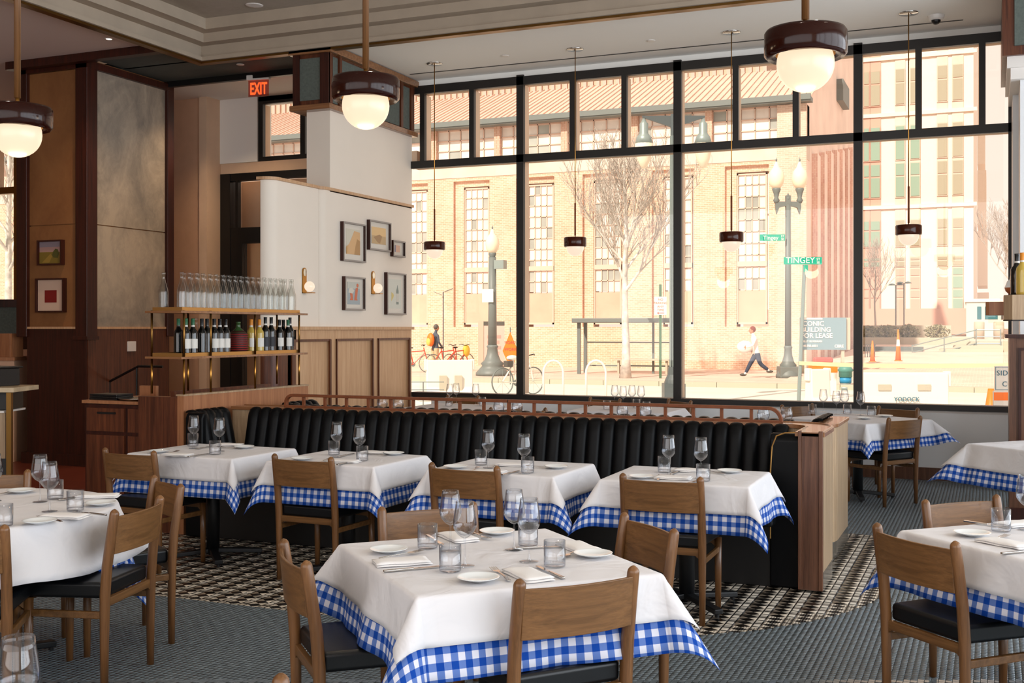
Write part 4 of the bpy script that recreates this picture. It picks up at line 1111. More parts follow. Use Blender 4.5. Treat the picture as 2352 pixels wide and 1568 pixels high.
def wine_bottle(label, body, foil, lab, h=.30, name='wine_bottle'):
    t = thing(name, label, 'bottle', group='wine bottles on the lower shelf')
    s = h / .30
    pr_ = [(.0005, .003), (.034, .002), (.0370, .006), (.0372, .02), (.0372, .175 * s), (.034, .195 * s), (.021, .215 * s), (.0145, .235 * s), (.0142, .25 * s)]
    link('body', MB().lathe(pr_, 20, caps=False), body, t, smooth=True)
    link('foil', MB().lathe([(.0145, .245 * s), (.0147, .29 * s), (.0155, .292 * s), (.0150, .30 * s), (.0005, .3005 * s)], 16, caps=False), foil, t, smooth=True)
    if lab == 'bare': return t
    # label wraps the side towards the aisle (+x) and the camera
    V = []; F = []; n = 12; a0, a1 = R(-75), R(55)
    z0, z1 = .055, .135 * s
    for k in range(n + 1):
        a = a0 + (a1 - a0) * k / n
        V += [(.0378 * math.cos(a), .0378 * math.sin(a), z0), (.0378 * math.cos(a), .0378 * math.sin(a), z1)]
    for k in range(n): F.append((2 * k, 2 * k + 2, 2 * k + 3, 2 * k + 1))
    link('label', MB().add(V, F), lab, t, smooth=True)
    link('neck_band', MB().lathe([(.0150, .232 * s), (.0150, .246 * s)], 16, caps=False), M['labelw'], t, smooth=True)
    return t
D_, Lw, Ld = M['wineglass_dark'], M['labelw'], M['labeld']
WBs = [(410, D_, M['foil_g'], 'bare', 'dark wine bottle with green foil at the left end of the lower shelf', -5.93), (427, D_, M['foil_g'], Lw, 'first green-foiled bottle with white label on the lower shelf', -5.78), (443, D_, M['foil_g'], Lw, 'second green-foiled bottle with white label on the lower shelf', -5.78),
       (463.6, D_, M['foil_b'], 'bare', 'unlabelled black bottle left of the second shelf post', -5.80), (475.7, D_, M['foil_b'], 'bare', 'unlabelled black bottle just behind the second shelf post', -5.80),
       (492, D_, M['foil_b'], Lw, 'white-labelled black bottle right beside the second shelf post', -5.78), (505, D_, M['foil_b'], Lw, 'white-labelled black bottle, middle of the three', -5.78), (518.6, D_, M['foil_b'], Lw, 'white-labelled black bottle next to the wicker flask', -5.78),
       (577, M['whitewine'], M['foil_o'], Lw, 'pale wine bottle with orange foil half behind the shelf post', -5.80), (596, M['whitewine'], M['foil_o'], Lw, 'pale yellow wine bottle with orange foil right of the shelf post', -5.78),
       (609.5, D_, M['foil_b'], Ld, 'black bottle with dark label right of the pale wine', -5.78), (623, D_, M['foil_b'], Ld, 'second black bottle with dark label, left of the double post', -5.78),
       (642, D_, M['foil_b'], Lw, 'slim dark bottle with narrow white label right of the double post', -5.78), (652.6, D_, M['foil_b'], 'bare', 'unlabelled dark bottle behind the right group', -5.85), (661.5, D_, M['foil_g'], Lw, 'green-foiled bottle with white label at the right end', -5.78), (677, D_, M['foil_b'], Ld, 'tall black bottle with dark label at the right end of the lower shelf', -5.78)]
for px, bd, fo, lb, txt, X_ in WBs:
    p = gx(px, 780, X_); t = wine_bottle(txt, bd, fo, lb, .31 if 'tall' in txt or 'dark label' in txt else .29)
    t.location = (X_, max(7.07, min(p.y, 8.57)), 1.368)
put('cb', clear_bottle, Vector((-5.90, 7.42, 1.368)), 0, 'clear glass bottle half hidden on the lower shelf behind the front post')
p = gx(556, 800, -5.83); p.y -= .04; dj = thing('wicker_flask', 'green demijohn in a red wicker basket in the middle of the lower shelf', 'flask', (-5.84, p.y, 1.368))
link('glass', MB().lathe([(.05, .14), (.085, .165), (.075, .20), (.04, .225), (.024, .24), (.021, .285), (.025, .287), (.025, .298), (.0005, .298)], 24, caps=False), M['greenglass'], dj, smooth=True)
link('basket_lining', MB().lathe([(.06, .004), (.088, .02), (.094, .10), (.088, .185), (.06, .215)], 24), mat('dark_wicker', '3a0d0c', .6), dj, smooth=True)
dj.scale = (.84, .84, .9); wk = mat('red_wicker', '8f1f1c', .5)
for k in range(9):
    z = .018 + k * .02; r = .092 + .006 * math.sin(PI * k / 8)
    link('withy', MB().tube([((r + (.004 if i % 2 else -.002)) * math.cos(2 * PI * i / 28), (r + (.004 if i % 2 else -.002)) * math.sin(2 * PI * i / 28), z) for i in range(28)], .0045, 5, closed=True), wk, dj, smooth=True)
# ================================================================== PICTURES, SCONCES
def frame_x(name, label, y0, y1, z0, z1, X, art, dep=.045):
    """a frame on a wall facing +x"""
    t = thing(name, label, 'picture', (X, (y0 + y1) / 2, (z0 + z1) / 2), 0, 'framed pictures'); w = (y1 - y0) / 2; h = (z1 - z0) / 2
    link('frame', MB().box(0, dep, -w, -w + .018, -h, h).box(0, dep, w - .018, w, -h, h).box(0, dep, -w + .018, w - .018, -h, -h + .018).box(0, dep, -w + .018, w - .018, h - .018, h), M['walnut_d'], t)
    link('frame_face', MB().box(dep, dep + .002, -w, -w + .018, -h, h).box(dep, dep + .002, w - .018, w, -h, h).box(dep, dep + .002, -w + .018, w - .018, -h, -h + .018).box(dep, dep + .002, -w + .018, w - .018, h - .018, h), mat('frame_face', '8d8680', .3), t)
    link('mount', MB().box(0, .015, -w + .018, w - .018, -h + .018, h - .018), M['mountw'], t)
    for (nm_, poly, m_) in art:     # polygons in -1..1 of the picture area
        link(nm_, MB().prismx([(q[0] * w, q[1] * h) for q in poly], .015, .0165 + .0006 * len(t.children)), m_, t)
    link('glazing', MB().box(dep - .008, dep - .007, -w + .018, w - .018, -h + .018, h - .018), M['pane'], t)
    return t
P = lambda n, c: mat(n, c, .7)
def rect(a, b, c, d): return [(a, c), (b, c), (b, d), (a, d)]
XW = XA + .002
frame_x('framed_picture', 'framed print of a pale hill at the upper left of the art wall', 10.868, 11.362, 2.334, 2.773, XW,
        [('print_sky', rect(-.6, .62, -.62, .68), P('a1', 'd9d3c2')), ('print_hill', [(-.6, -.62), (.62, -.62), (.62, .55), (.1, .6), (-.15, .2), (-.35, -.1), (-.6, -.25)], P('a2', 'e0b27c')), ('print_rock', [(.1, -.62), (.62, -.62), (.62, .1), (.35, .2), (.2, -.2)], P('a3', 'b98a50'))])
frame_x('framed_picture', 'framed coastal print at the top middle of the art wall', 11.451, 11.956, 2.496, 2.844, XW,
        [('print_sky', rect(-.66, .66, -.55, .58), P('a4', 'edc488')), ('print_shore', rect(-.66, .66, -.55, 0), P('a5', 'caa878')), ('print_rocks', [(-.5, -.1), (-.1, -.45), (.1, -.5), (.3, 0), (.05, .1)], P('a6', 'a98050'))])
frame_x('framed_picture', 'smallest framed picture at the upper right of the art wall', 12.01, 12.317, 2.449, 2.646, XW, [('print', rect(-.35, .35, -.4, .45), P('a7', 'e8b9a0')), ('print_edge', rect(-.45, -.3, -.4, .45), P('a8', '8a87a0'))])
frame_x('framed_picture', 'framed poster of orange boots at the lower left of the art wall', 10.905, 11.352, 1.786, 2.163, XW,
        [('poster', rect(-.6, .62, -.65, .7), P('a9', 'a3b0b8')), ('poster_sky', rect(-.6, .62, .3, .7), P('a10', 'c9ccc4')), ('boot', [(-.38, -.4), (-.05, -.4), (-.08, -.3), (-.15, .1), (-.38, .1), (-.3, -.25)], P('a11', 'd66a40')), ('boot', [(.05, -.4), (.38, -.4), (.3, -.3), (.42, .35), (.2, .35), (.08, -.2)], P('a11b', 'd66a40')), ('cloud', [(-.52, .05), (-.1, .0), (.05, .2), (-.2, .35), (-.45, .3)], P('a12', 'ddd9cf')), ('sun_disc', [(.36 + .1 * math.cos(k), .5 + .12 * math.sin(k)) for k in [i * PI / 5 for i in range(10)]], P('a13', 'd66a40'))])
frame_x('framed_picture', 'tall framed drawing of a bottle and lemon at the lower right of the art wall', 11.861, 12.34, 1.746, 2.251, XW,
        [('paper', rect(-.7, .62, -.7, .7), P('a14', 'd9dbd2')), ('drawn_bottle', [(.1, -.5), (.36, -.5), (.36, .15), (.28, .3), (.26, .42), (.2, .42), (.18, .3), (.1, .15)], P('a15', '7e8c86')), ('drawn_label', rect(.1, .36, -.38, .02), P('a16', 'd5d2c8')), ('lemon', [(-.4, -.35), (-.25, -.22), (-.14, -.1), (-.2, .0), (-.4, .08)], P('a17', 'd9c477'))])
def frame_y(label, x0, x1, z0, z1, Y, art):
    t = thing('framed_picture', label, 'picture', ((x0 + x1) / 2, Y, (z0 + z1) / 2), 0, 'framed pictures'); w = (x1 - x0) / 2; h = (z1 - z0) / 2; d = .06
    link('frame', MB().box(-w, -w + .018, -d, 0, -h, h).box(w - .018, w, -d, 0, -h, h).box(-w + .018, w - .018, -d, 0, -h, -h + .018).box(-w + .018, w - .018, -d, 0, h - .018, h), M['walnut_d'], t)
    link('mount', MB().box(-w + .018, w - .018, -.03, 0, -h + .018, h - .018), M['mat_pink'], t)
    for i, (nm_, poly, m_) in enumerate(art): link(nm_, MB().prismy([(q[0] * w, q[1] * h) for q in poly], -.032 - .0007 * i, -.03), m_, t)
frame_y('small framed landscape with a tree on the dark column', -10.232, -9.86, 2.314, 2.604, 10.05,
        [('sky', rect(-.9, .9, -.88, .88), P('l1', 'b38a80')), ('clouds', rect(-.9, .9, .45, .88), P('l1b', '8e7f86')), ('field', rect(-.9, .9, -.88, .05), P('l2', '7a6420')), ('bush', [(.25, -.4), (.6, -.45), (.7, -.1), (.6, .25), (.4, .3), (.2, .05), (.15, -.2)], P('l3', '4c4a18')), ('path', [(-.7, -.8), (0, -.1), (.15, -.3), (-.1, -.8)], P('l4', '96782e'))])
frame_y('framed red square on a pale mount on the dark column', -10.259, -9.83, 1.766, 2.161, 10.05, [('red_square', rect(-.42, .42, -.42, .3), M['red'])])
def sconce(px, py, X, label):
    p = gx(px, py, X); t = thing('wall_sconce', label, 'wall lamp', (X, p.y, p.z), 0, 'brass globe sconces')
    pl = [(-.035, -.13)] + [(.035, -.13)] + [(.035 * math.cos(R(a)), .105 + .035 * math.sin(R(a))) for a in range(0, 181, 20)]
    link('back_plate', MB().prismx(pl, 0, .012), M['brass'], t)
    link('mirror', MB().prismx([(.028 * math.cos(R(a)), .09 + .04 * math.sin(R(a))) for a in range(0, 360, 20)], .012, .015), M['mirror'], t)
    link('globe', MB().ball((.07, 0, -.06), .055, n=18, m=12), M['globes'], t, smooth=True)
    link('shelf', MB().box(0, .12, -.035, .035, -.13, -.122), M['brass'], t)
sconce(698, 645, XA - .028, 'brass globe sconce on the left section of the art wall'); sconce(856, 650, XW, 'brass globe sconce between the framed pictures')
t = thing('wall_sconce', 'round globe sconce on the right column cut by the photo edge', 'wall lamp', gt(2356, 434, 11.9), 0, 'brass globe sconces')
link('globe', MB().ball((0, 0, 0), .10, n=18, m=12), M['globes'], t, smooth=True); link('shelf', MB().box(-.06, .1, -.05, .05, -.135, -.125), M['chrome'], t)
# ================================================================== PENDANTS, DOWNLIGHTS, SIGN, CAMERA
def big_pendant(x, y, zb, h, D, label):
    t = thing('pendant_lamp', label, 'pendant lamp', (x, y, zb), 0, 'large pendant lamps'); r = D / 2
    link('shade', MB().lathe([(r * .72, .012), (r * .93, .0), (r, .014), (r * 1.005, h * .5), (r, h - .012), (r * .955, h), (.02, h + .004), (.0005, h + .004)], 48, caps=False), M['shade'], t, smooth=True)
    link('shade_inside', MB().lathe([(r * .72, .012), (r * .70, h * .6), (.001, h * .6)], 32, caps=False), M['copper'], t, smooth=True)
    link('globe', MB().ball((0, 0, .0), r * .70, n=28, m=18), M['globe'], t, smooth=True).location = (0, 0, -.025)
    link('stem', MB().tube([(0, 0, h), (0, 0, h + .05)], .011, 12), M['brass'], t, smooth=True)
    link('wooden_rod', MB().tube([(0, 0, h + .045), (0, 0, 4.75 - zb - .3)], .0165, 14), M['oak'], t, smooth=True)
    link('upper_rod', MB().tube([(0, 0, 4.45 - zb), (0, 0, 5.02 - zb)], .010, 10), M['brass'], t, smooth=True)
    l = bpy.data.lights.new('bulb', 'POINT'); l.energy = 7; l.color = (1, .72, .45); l.shadow_soft_size = r * .7
    lo = bpy.data.objects.new('bulb', l); COL.objects.link(lo); lo.parent = t; lo.location = (0, 0, -.025 - r * .75)
def at_(px, t, zb): d = ray(px, HY); return (d[0] * t, d[1] * t, zb)
big_pendant(*at_(840, 5.7, 2.725), .115, .34, 'large oxblood pendant lamp with glowing globe left of the exit column')
big_pendant(*at_(40, 5.8, 2.60), .115, .34, 'large oxblood pendant lamp cut by the left edge of the photo')
big_pendant(*at_(1850, 4.75, 2.715), .115, .34, 'large oxblood pendant lamp at the top right before the window')
for i, (px, py, t_, yb, yt) in enumerate(((998, 146, 13.2, 574, 555), (1321, 113, 12.53, 567, 545), (1680, 74, 11.81, 556, 533), (2087, 30, 11.1, 540, 517))):
    c = gz(px, py, ZC); zb = HCAM + (HY - yb) / FPX * t_; h = (yb - yt) / FPX * t_
    t = thing('window_pendant', ('leftmost', 'second from left', 'third from left', 'rightmost')[i] + ' of the four slim pendants hanging by the window', 'pendant lamp', (c.x, c.y, zb), 0, 'small pendants by the window')
    r = .125
    link('shade', MB().lathe([(r * .8, .006), (r * .95, 0), (r, .01), (r, h - .01), (r * .95, h), (.0005, h + .002)], 32, caps=False), M['shades'], t, smooth=True)
    link('globe', MB().ball((0, 0, -.005), r * .78, n=20, m=12), M['globes'], t, smooth=True)
    link('sleeve', MB().tube([(0, 0, h + .02), (0, 0, h + .38)], .010, 8), M['railwood'], t, smooth=True)
    link('rod', MB().tube([(0, 0, h), (0, 0, ZC - zb)], .0055, 8), M['brass'], t, smooth=True)
    link('canopy', MB().lathe([(.0005, -.012), (.09, -.010), (.095, -.003), (.095, 0)], 24, (0, 0, ZC - zb), caps=False), M['chrome'], t, smooth=True)
def downlight(p, label, lit, r=.045):
    t = thing('downlight', label, 'ceiling light', p, 0, 'recessed downlights')
    link('ring', MB().lathe([(r * .6, -.004), (r, -.006), (r * 1.05, 0)], 20, caps=False), M['trimw'], t, smooth=True)
    link('lens', MB().lathe([(r * .75, -.0045), (.0005, -.0045)], 16, caps=False), M['bulb'] if lit else M['trimw'], t)
downlight(gz(250, 89, ZC + .02), 'lit downlight in the ceiling at the upper left', True); downlight(gz(501, 185, 4.66), 'lit downlight left of the exit sign', True)
downlight(gz(552, 148, ZC), 'unlit downlight in the dark ceiling strip above the exit sign', False); downlight(gz(584, 12, 5.02), 'unlit downlight in the raised grey ceiling', False, .09)
downlight(gz(1160, 128, ZC), 'faint downlight between the first two window pendants', False); downlight(gz(1495, 93, ZC), 'faint downlight between the second and third window pendants', False)
e = thing('exit_sign', 'red lit exit sign hanging from the ceiling by the door', 'exit sign', gz(594, 170, 4.655), R(8))
link('housing', MB().box(-.15, .15, -.03, .03, -.075, -.012).box(-.05, .05, -.03, .03, -.012, .0), M['trimw'], e, bev=.008)
link('panel', MB().box(-.135, .135, -.004, .004, -.27, -.075), M['exitp'], e)
text('EXIT', .20, M['exitred'], e, (0, -.006, -.243), name='lettering', bold=.004).scale = (.55, 1, 1)
d = thing('security_camera', 'white dome security camera on the ceiling near the window', 'camera', gz(2150, 36, ZC))
link('housing', MB().lathe([(.0005, -.045), (.055, -.045), (.075, -.03), (.08, 0)], 24, caps=False), M['trimw'], d, smooth=True)
link('dome', MB().ball((0, 0, -.045), .045, n=18, m=10), M['black'], d, smooth=True)
# ================================================================== LEFT AND RIGHT EDGE FURNITURE
hs = gt(30, 892, 9.6); st_ = thing('host_stand', 'slatted service stand with pale marble top at the left edge', 'stand', (hs.x, hs.y, 0), TH)
link('marble_top', MB().box(-.6, .115, -.25, .25, hs.z - .02, hs.z + .02), M['marble'], st_, bev=.004)
for k in range(11): link('slat', MB().box(-.60 + k * .057, -.60 + k * .057 + .052, -.2, -.18, .50, .88), M['panelwood'] if k % 2 else M['endwood'], st_)
link('lower_top', MB().box(-.6, .02, -.22, .2, .88, .895), M['trimw'], st_)
link('post', MB().box(.04, .08, -.22, -.18, 0, hs.z - .02), M['brassd'], st_); link('post', MB().box(-.02, .03, -.2, -.16, 0, .5), M['black'], st_)
link('cabinet', MB().box(-.6, .0, -.1, .2, .9, hs.z - .02), M['black'], st_)
bx = tag(link('printer', MB().box(-.3, .02, -.1, .15, 0, .15).box(-.3, .04, -.12, .17, .15, .165), M['black'], bev=.006), 'black till printer on the stand at the left edge', 'printer'); bx.location = (hs.x - .1, hs.y, hs.z + .02)
wc = gt(22, 745, 14.5); t = thing('wall_cabinet', 'grey fronted dark wall cabinet at the far left edge', 'cabinet', (wc.x, wc.y, wc.z - .3), TH)
link('case', MB().box(-.5, .14, 0, .35, -.02, .62), M['walnut_d'], t); link('door', MB().box(-.12, .11, -.02, 0, .02, .52), M['fabric'], t); link('cornice', MB().box(-.5, .16, -.05, .35, .52, .62), M['walnut_d'], t)
ba = gt(18, 830, 13.5); t = thing('back_counter', 'wooden back counter at the far left edge', 'counter', (ba.x, ba.y, 0), TH)
link('counter', MB().box(-.9, .12, -.1, .5, 0, 1.20), M['beige'], t); link('top', MB().box(-.9, .14, -.14, .5, 1.20, 1.24), M['boxwood'], t)
tag(link('paper_box', MB().box(-.12, .09, -.1, .1, 0, .28), M['boxwood'], bev=.004), 'brown box on the back counter at the left edge', 'box').location = (ba.x + .05, ba.y, 1.24)
cx2 = gz(2318, 1192, 0); t = thing('dark_cabinet', 'tall dark walnut panelled cabinet at the right edge', 'cabinet', (cx2.x, cx2.y, 0))
link('carcass', MB().box(0, .8, 0, .6, .0, 1.50), M['walnut_n'], t); link('top', MB().box(-.03, .8, -.03, .6, 1.50, 1.53), M['walnut_d'], t)
link('plinth', MB().box(-.03, .8, -.04, 0, 0, .10), M['walnut_d'], t); link('panel_moulding', MB().box(.07, .09, -.015, 0, .18, 1.42).box(.09, .8, -.015, 0, 1.40, 1.42).box(.09, .8, -.015, 0, .18, .20), M['walnut_d'], t)
link('stile', MB().box(0, .05, -.02, 0, .1, 1.5), M['walnut_n'], t)
s2 = gt(2306, 734, 6.6); t = thing('bar_shelf', 'thick wooden shelf with chamfered corner at the right edge', 'shelf', (s2.x, s2.y, s2.z))
link('board', MB().prism([(0, .06), (.045, 0), (.8, 0), (.8, .35), (0, .35)], .0, .145), M['endwood'], t)
link('metal_edge', MB().prism([(-.002, .058), (.044, -.003), (.8, -.003), (.8, .35), (-.002, .35)], -.006, 0), M['black'], t)
link('hanger', MB().tube([(.72, .2, .145), (.72, .2, 5.02 - s2.z)], .012, 8), M['brass'], t)
link('lower_board', MB().prism([(-.10, .25), (-.08, .23), (.1, .23), (.1, .5), (-.10, .5)], .03, .11), M['boxwood'], t)
for i, (px, mb_, fo, lb, tx) in enumerate(((2336, D_, M['foil_b'], Lw, 'dark wine bottle on the shelf at the right edge'), (2349, M['whitewine'], M['foil_o'], Lw, 'white wine bottle on the shelf cut by the right edge'))):
    q = gt(px, 700, 6.75 - .08 * i); b_ = wine_bottle(tx, mb_, fo, lb, .25); b_.location = (q.x, q.y, s2.z + .145); b_['group'] = 'bottles on the right shelf'
q = gt(2334, 690, 6.95); b_ = wine_bottle('green bottle behind the others on the right shelf', M['greenglass'], M['foil_g'], 'bare', .2); b_.location = (q.x, q.y, s2.z + .145); b_['group'] = 'bottles on the right shelf'
q = gt(2322, 690, 6.86); t = thing('ceramic_bowl', 'terracotta rimmed bowl with green leaf pattern at the right edge', 'bowl', (s2.x + .07, s2.y + .26, s2.z + .145))
link('body', MB().lathe([(.03, 0), (.06, .03), (.065, .05)], 20), mat('terracotta', '9a5226', .5), t, smooth=True); link('lid', MB().lathe([(.065, .05), (.05, .09), (.02, .11), (.0005, .115)], 20, caps=False), M['plate'], t, smooth=True)
for k in range(5): a = k * 1.3; link('leaf', MB().ball((.035 * math.cos(a), .035 * math.sin(a), .092), .012, .02, .006, 8, 5), M['foil_g'], t)
# ================================================================== OUTSIDE
ZR, ZS = -.20, -.05
struct('ground_road', MB().box(-70, 40, YW + .3, 33.9, ZR - .2, ZR), M['road'])
gs = struct('ground_sidewalk', MB().box(-70, 40, 34.15, 45.2, ZS - .3, ZS), M['walk'])
link('ground_bed', MB().box(-70, 60, 45, 130, ZS - .5, ZS - .02), M['walk'], gs)
cu = struct('curb', MB().box(-70, -69, 33.9, 34.15, ZR - .1, ZS), M['curb'])
for k in range(26): link('curb_stone', MB().box(-40 + k * 1.8, -40 + k * 1.8 + 1.785, 33.9, 34.15, ZR - .1, ZS + .003), M['curb'], cu)
struct('ground_near_sidewalk', MB().box(-70, 40, YW + .3, 16.5, ZR - .1, ZR + .08), M['road'])
# rising brick plaza to the right
pz = struct('ground_plaza', MB().prismx([(36.2, -.5), (36.2, ZS + .005), (66, .95), (130, 1.5), (130, -.5)], -6.0, 60), M['walk'])
# ------------------------------------------------------------------ brick hall across the street
FY = 45.0
def fx(px): return gy(px, HY, FY).x
bh = thing('brick_building', 'long sunlit brick industrial hall with tall steel windows across the street', 'building', (0, 0, 0))
wx0 = [fx(px) for px in (920, 1062, 1212, 1362, 1516, 1690)]; wx1 = [fx(px) for px in (983, 1120, 1272, 1427, 1582, 1760)]
gap_ = (wx0[-1] - wx0[1]) / 4
wins = [(wx0[1] + gap_ * k, wx0[1] + gap_ * k + (wx1[-1] - wx0[-1])) for k in range(-4, 5)]
wall = MB(); XE = -6.6; ZB0, ZB1 = 1.75, 7.75; rec = .45
prev = -60.0
for a, b in wins:
    wall.box(prev, a - rec, FY, FY + .9, -.1, 8.2); wall.box(a - rec, b + .1, FY, FY + .9, -.1, ZB0 - .1); wall.box(a - rec, b + .1, FY, FY + .9, ZB1 + .3, 8.2); prev = b + .1
wall.box(prev, XE - .4, FY, FY + .9, -.1, 8.2)
link('brick_wall', wall, M['brick'], bh)
for a, b in wins:
    link('reveal', MB().box(a - rec, a - rec + .02, FY + .01, FY + .2, ZB0 - .1, ZB1 + .3), M['brickdark'], bh)  # left jamb strip: its shade is given by the darker brick colour
    link('recess', MB().box(a - rec, a, FY + .14, FY + .9, ZB0 - .1, ZB1 + .3).box(a, b + .1, FY + .14, FY + .9, ZB1 + .05, ZB1 + .3), M['brick'], bh)
    w = link('window', MB().box(a, a + .06, FY + .2, FY + .32, ZB0, ZB1).box(b - .06, b, FY + .2, FY + .32, ZB0, ZB1).box(a, b, FY + .2, FY + .32, ZB1 - .06, ZB1).box(a, b, FY + .18, FY + .32, 4.05, 4.25).box(a, b, FY + .2, FY + .32, ZB0, ZB0 + .08), M['winframe'], bh)
    if a < fx(940) - 3: 
        link('pane', MB().box(a, b, FY + .28, FY + .3, 3.1, ZB1), M['opaq'], w); continue
    nc = 4; cwd = (b - a - .12) / nc
    bars = MB()
    for c in range(1, nc): bars.box(a + .06 + c * cwd - .02, a + .06 + c * cwd + .02, FY + .22, FY + .30, 3.1, ZB1)
    rows = [3.12 + .465 * r for r in range(10)]
    for z in rows[1:]: bars.box(a, b, FY + .22, FY + .30, z - .02, z + .02)
    link('glazing_bar', bars, M['winframe'], w)
    for c in range(nc):
        for r_, z in enumerate(rows):
            m_ = M['opaqg'] if rnd.random() < .22 else M['opaq']
            o = link('pane', MB().box(a + .06 + c * cwd + .02, a + .06 + (c + 1) * cwd - .02, FY + .26, FY + .28, z + .02, z + .445), m_, w)
    link('boarding', MB().box(a + .03, b - .03, FY + .24, FY + .3, ZB0, 3.1), M['board'], w)
link('concrete_band', MB().box(-60, XE + .02, FY - .03, FY + .9, 8.2, 8.95), M['conc'], bh)
# clerestory band
cl0, cl1 = 8.95, 10.35
link('band_back', MB().box(-60, XE, FY + .3, FY + .9, cl0, cl1), M['winframe'], bh)
x = fx(1815); nb = 0; cp = MB(); grid = MB()
link('corner_pier', MB().box(x, XE + .01, FY - .02, FY + .3, cl0, cl1), M['brick'], bh)
while x > -45:
    pw, n_ = .28, 5; bw = 3.1; a = x - bw; b = x - pw; nb += 1
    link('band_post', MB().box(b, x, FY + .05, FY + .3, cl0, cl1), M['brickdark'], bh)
    c_w = (b - a) / n_
    grid.box(a, b, FY + .2, FY + .3, cl0, cl0 + .05).box(a, b, FY + .2, FY + .3, cl1 - .05, cl1)
    for c in range(n_):
        grid.box(a + c * c_w - .02, a + c * c_w + .02, FY + .2, FY + .3, cl0, cl1)
        for r_ in range(3):
            z0 = cl0 + .05 + r_ * .44; bb = (a + c * c_w + .03, a + (c + 1) * c_w - .03, FY + .25, FY + .27, z0 + .02, z0 + .42)
            if nb < 7: link('clerestory_pane', MB().box(*bb), M['opaqg'] if rnd.random() < .15 else M['opaq'], bh)
            else: cp.box(*bb)
    x = a
for r_ in (1, 2): grid.box(-46, fx(1815), FY + .2, FY + .3, cl0 + .05 + r_ * .44 - .02, cl0 + .05 + r_ * .44 + .02)
o = link('glazing_bars', grid, M['winframe'], bh); o['kind'] = 'stuff'
o = link('far_clerestory_panes', cp, M['opaq'], bh); o['kind'] = 'stuff'
link('gutter', MB().box(-60, XE + .25, FY - .45, FY + .1, 10.35, 10.52).box(-60, XE + .25, FY - .5, FY - .42, 10.4, 10.62), M['pole'], bh)
# roof of standing seam panels
R0, R1 = (FY - .45, 10.55), (50.0, 12.85); x = XE + .3
while x > -46:
    link('roof_panel', MB().add([(x - .56, R0[0], R0[1]), (x, R0[0], R0[1]), (x, R1[0], R1[1]), (x - .56, R1[0], R1[1])], [(0, 1, 2, 3)]).bar((x, R0[0], R0[1] + .03), (x, R1[0], R1[1] + .03), .03, .05), M['roofm'], bh)
    link('roof_seam', MB().bar((x - .28, R0[0], R0[1] + .03), (x - .28, R1[0], R1[1] + .03), .02, .03), M['roofs'], bh)
    x -= .56
mo = MB()
x = -9.0
while x > -46: mo.box(x - .16, x, 49.9, 50.05, 12.8, 15.4); x -= .32
o = link('monitor_ribs', mo, M['roofs'], bh); o['kind'] = 'stuff'
link('monitor_wall', MB().box(-60, -9.0, 50, 60, 12.6, 15.4), M['rib'], bh)
# side wall (towards the right) with pilasters and tall slots
side = MB().prismx([(FY, -.1), (FY, 10.4), (50, 12.7), (60, 16.8), (64, 16.8), (64, -.1)], XE - .4, XE)
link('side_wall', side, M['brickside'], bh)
link('quoin', MB().box(XE - 1.1, XE + .03, FY - .06, FY, -.1, 10.33), brickmat('buff_brick', 'c8aa98', 'd2b8a6', 'dccabc'), bh)
for k in range(7):
    y = FY + 1.6 + k * 2.1
    link('pilaster', MB().box(XE, XE + .22, y, y + .9, -.1, 8.6 + k * .35), M['brickside'], bh)
    link('slot_window', MB().box(XE, XE + .03, y + .95, y + 1.9, 1.5, 8.1 + k * .35), M['brickdark'], bh)
link('dormer', MB().box(XE - .2, XE + .3, 54.5, 57, 12.2, 13.2), M['pole'], bh)
# ------------------------------------------------------------------ pale tower far right
TY = 80.0
def tx(px): return gy(px, HY, TY).x
tw = thing('office_tower', 'pale tall office block with paired green-tinted windows at the far right', 'building', (0, 0, 0))
link('body', MB().box(-16, tx(2236), TY, TY + 22, -.1, 30), M['tower'], tw)
link('base_band', MB().box(-16, tx(2240), TY - .25, TY, 1.2, 2.9), M['towerp'], tw)
rows = [(27.5, 24.6), (23.6, 20.6), (18.9, 16.6), (15.1, 12.9), (12.6, 10.4), (8.8, 7.1), (6.3, 5.75), (5.55, 4.25), (4.1, 2.75)]
for pa, pb in ((1905, 1932), (1938, 1972), (1985, 1996), (2001, 2021), (2058, 2077), (2092, 2112), (2154, 2175), (2189, 2211)):
    a, b = tx(pa), tx(pb); left = pa < 2030
    link('pink_strip', MB().box(a - .06, b + .06, TY - .06, TY, 2.95, 28), M['towerp'] if left else M['conc'], tw)
    for i, (z1, z0) in enumerate(rows):
        wv = link('window', MB().box(a - .055, b + .055, TY - .12, TY - .05, z0 - .08, z1 + .08), M['towerp'] if left else M['winframe'], tw)
        m_ = M['towerg'] if (left and i > 2 or i in (3, 4) and pa < 2120 or i > 6 and pa > 2180) else M['towerg2']
        if i in (7, 8) and pa < 2180: m_ = M['towerp']
        zm = z0 + (z1 - z0) * .62
        link('pane', MB().box(a, b, TY - .16, TY - .11, zm + .06, z1), m_, wv); link('pane', MB().box(a, b, TY - .16, TY - .11, z0, zm - .06), m_, wv)
for k, z in enumerate((28.2, 19.6, 15.8, 9.6)): link('string_course', MB().box(-16, tx(2236) + .2, TY - .15, TY, z, z + .25), M['tower'], tw)
st2 = thing('stepped_building', 'hazy grey stepped building edge behind the tower', 'building', (tx(2236), 0, 0))
for k in range(6): link('bay', MB().box(.0, .9 - .1 * k, 103 + k * .5, 112, k * 5.2, k * 5.2 + 4.6), M['tower'], st2)
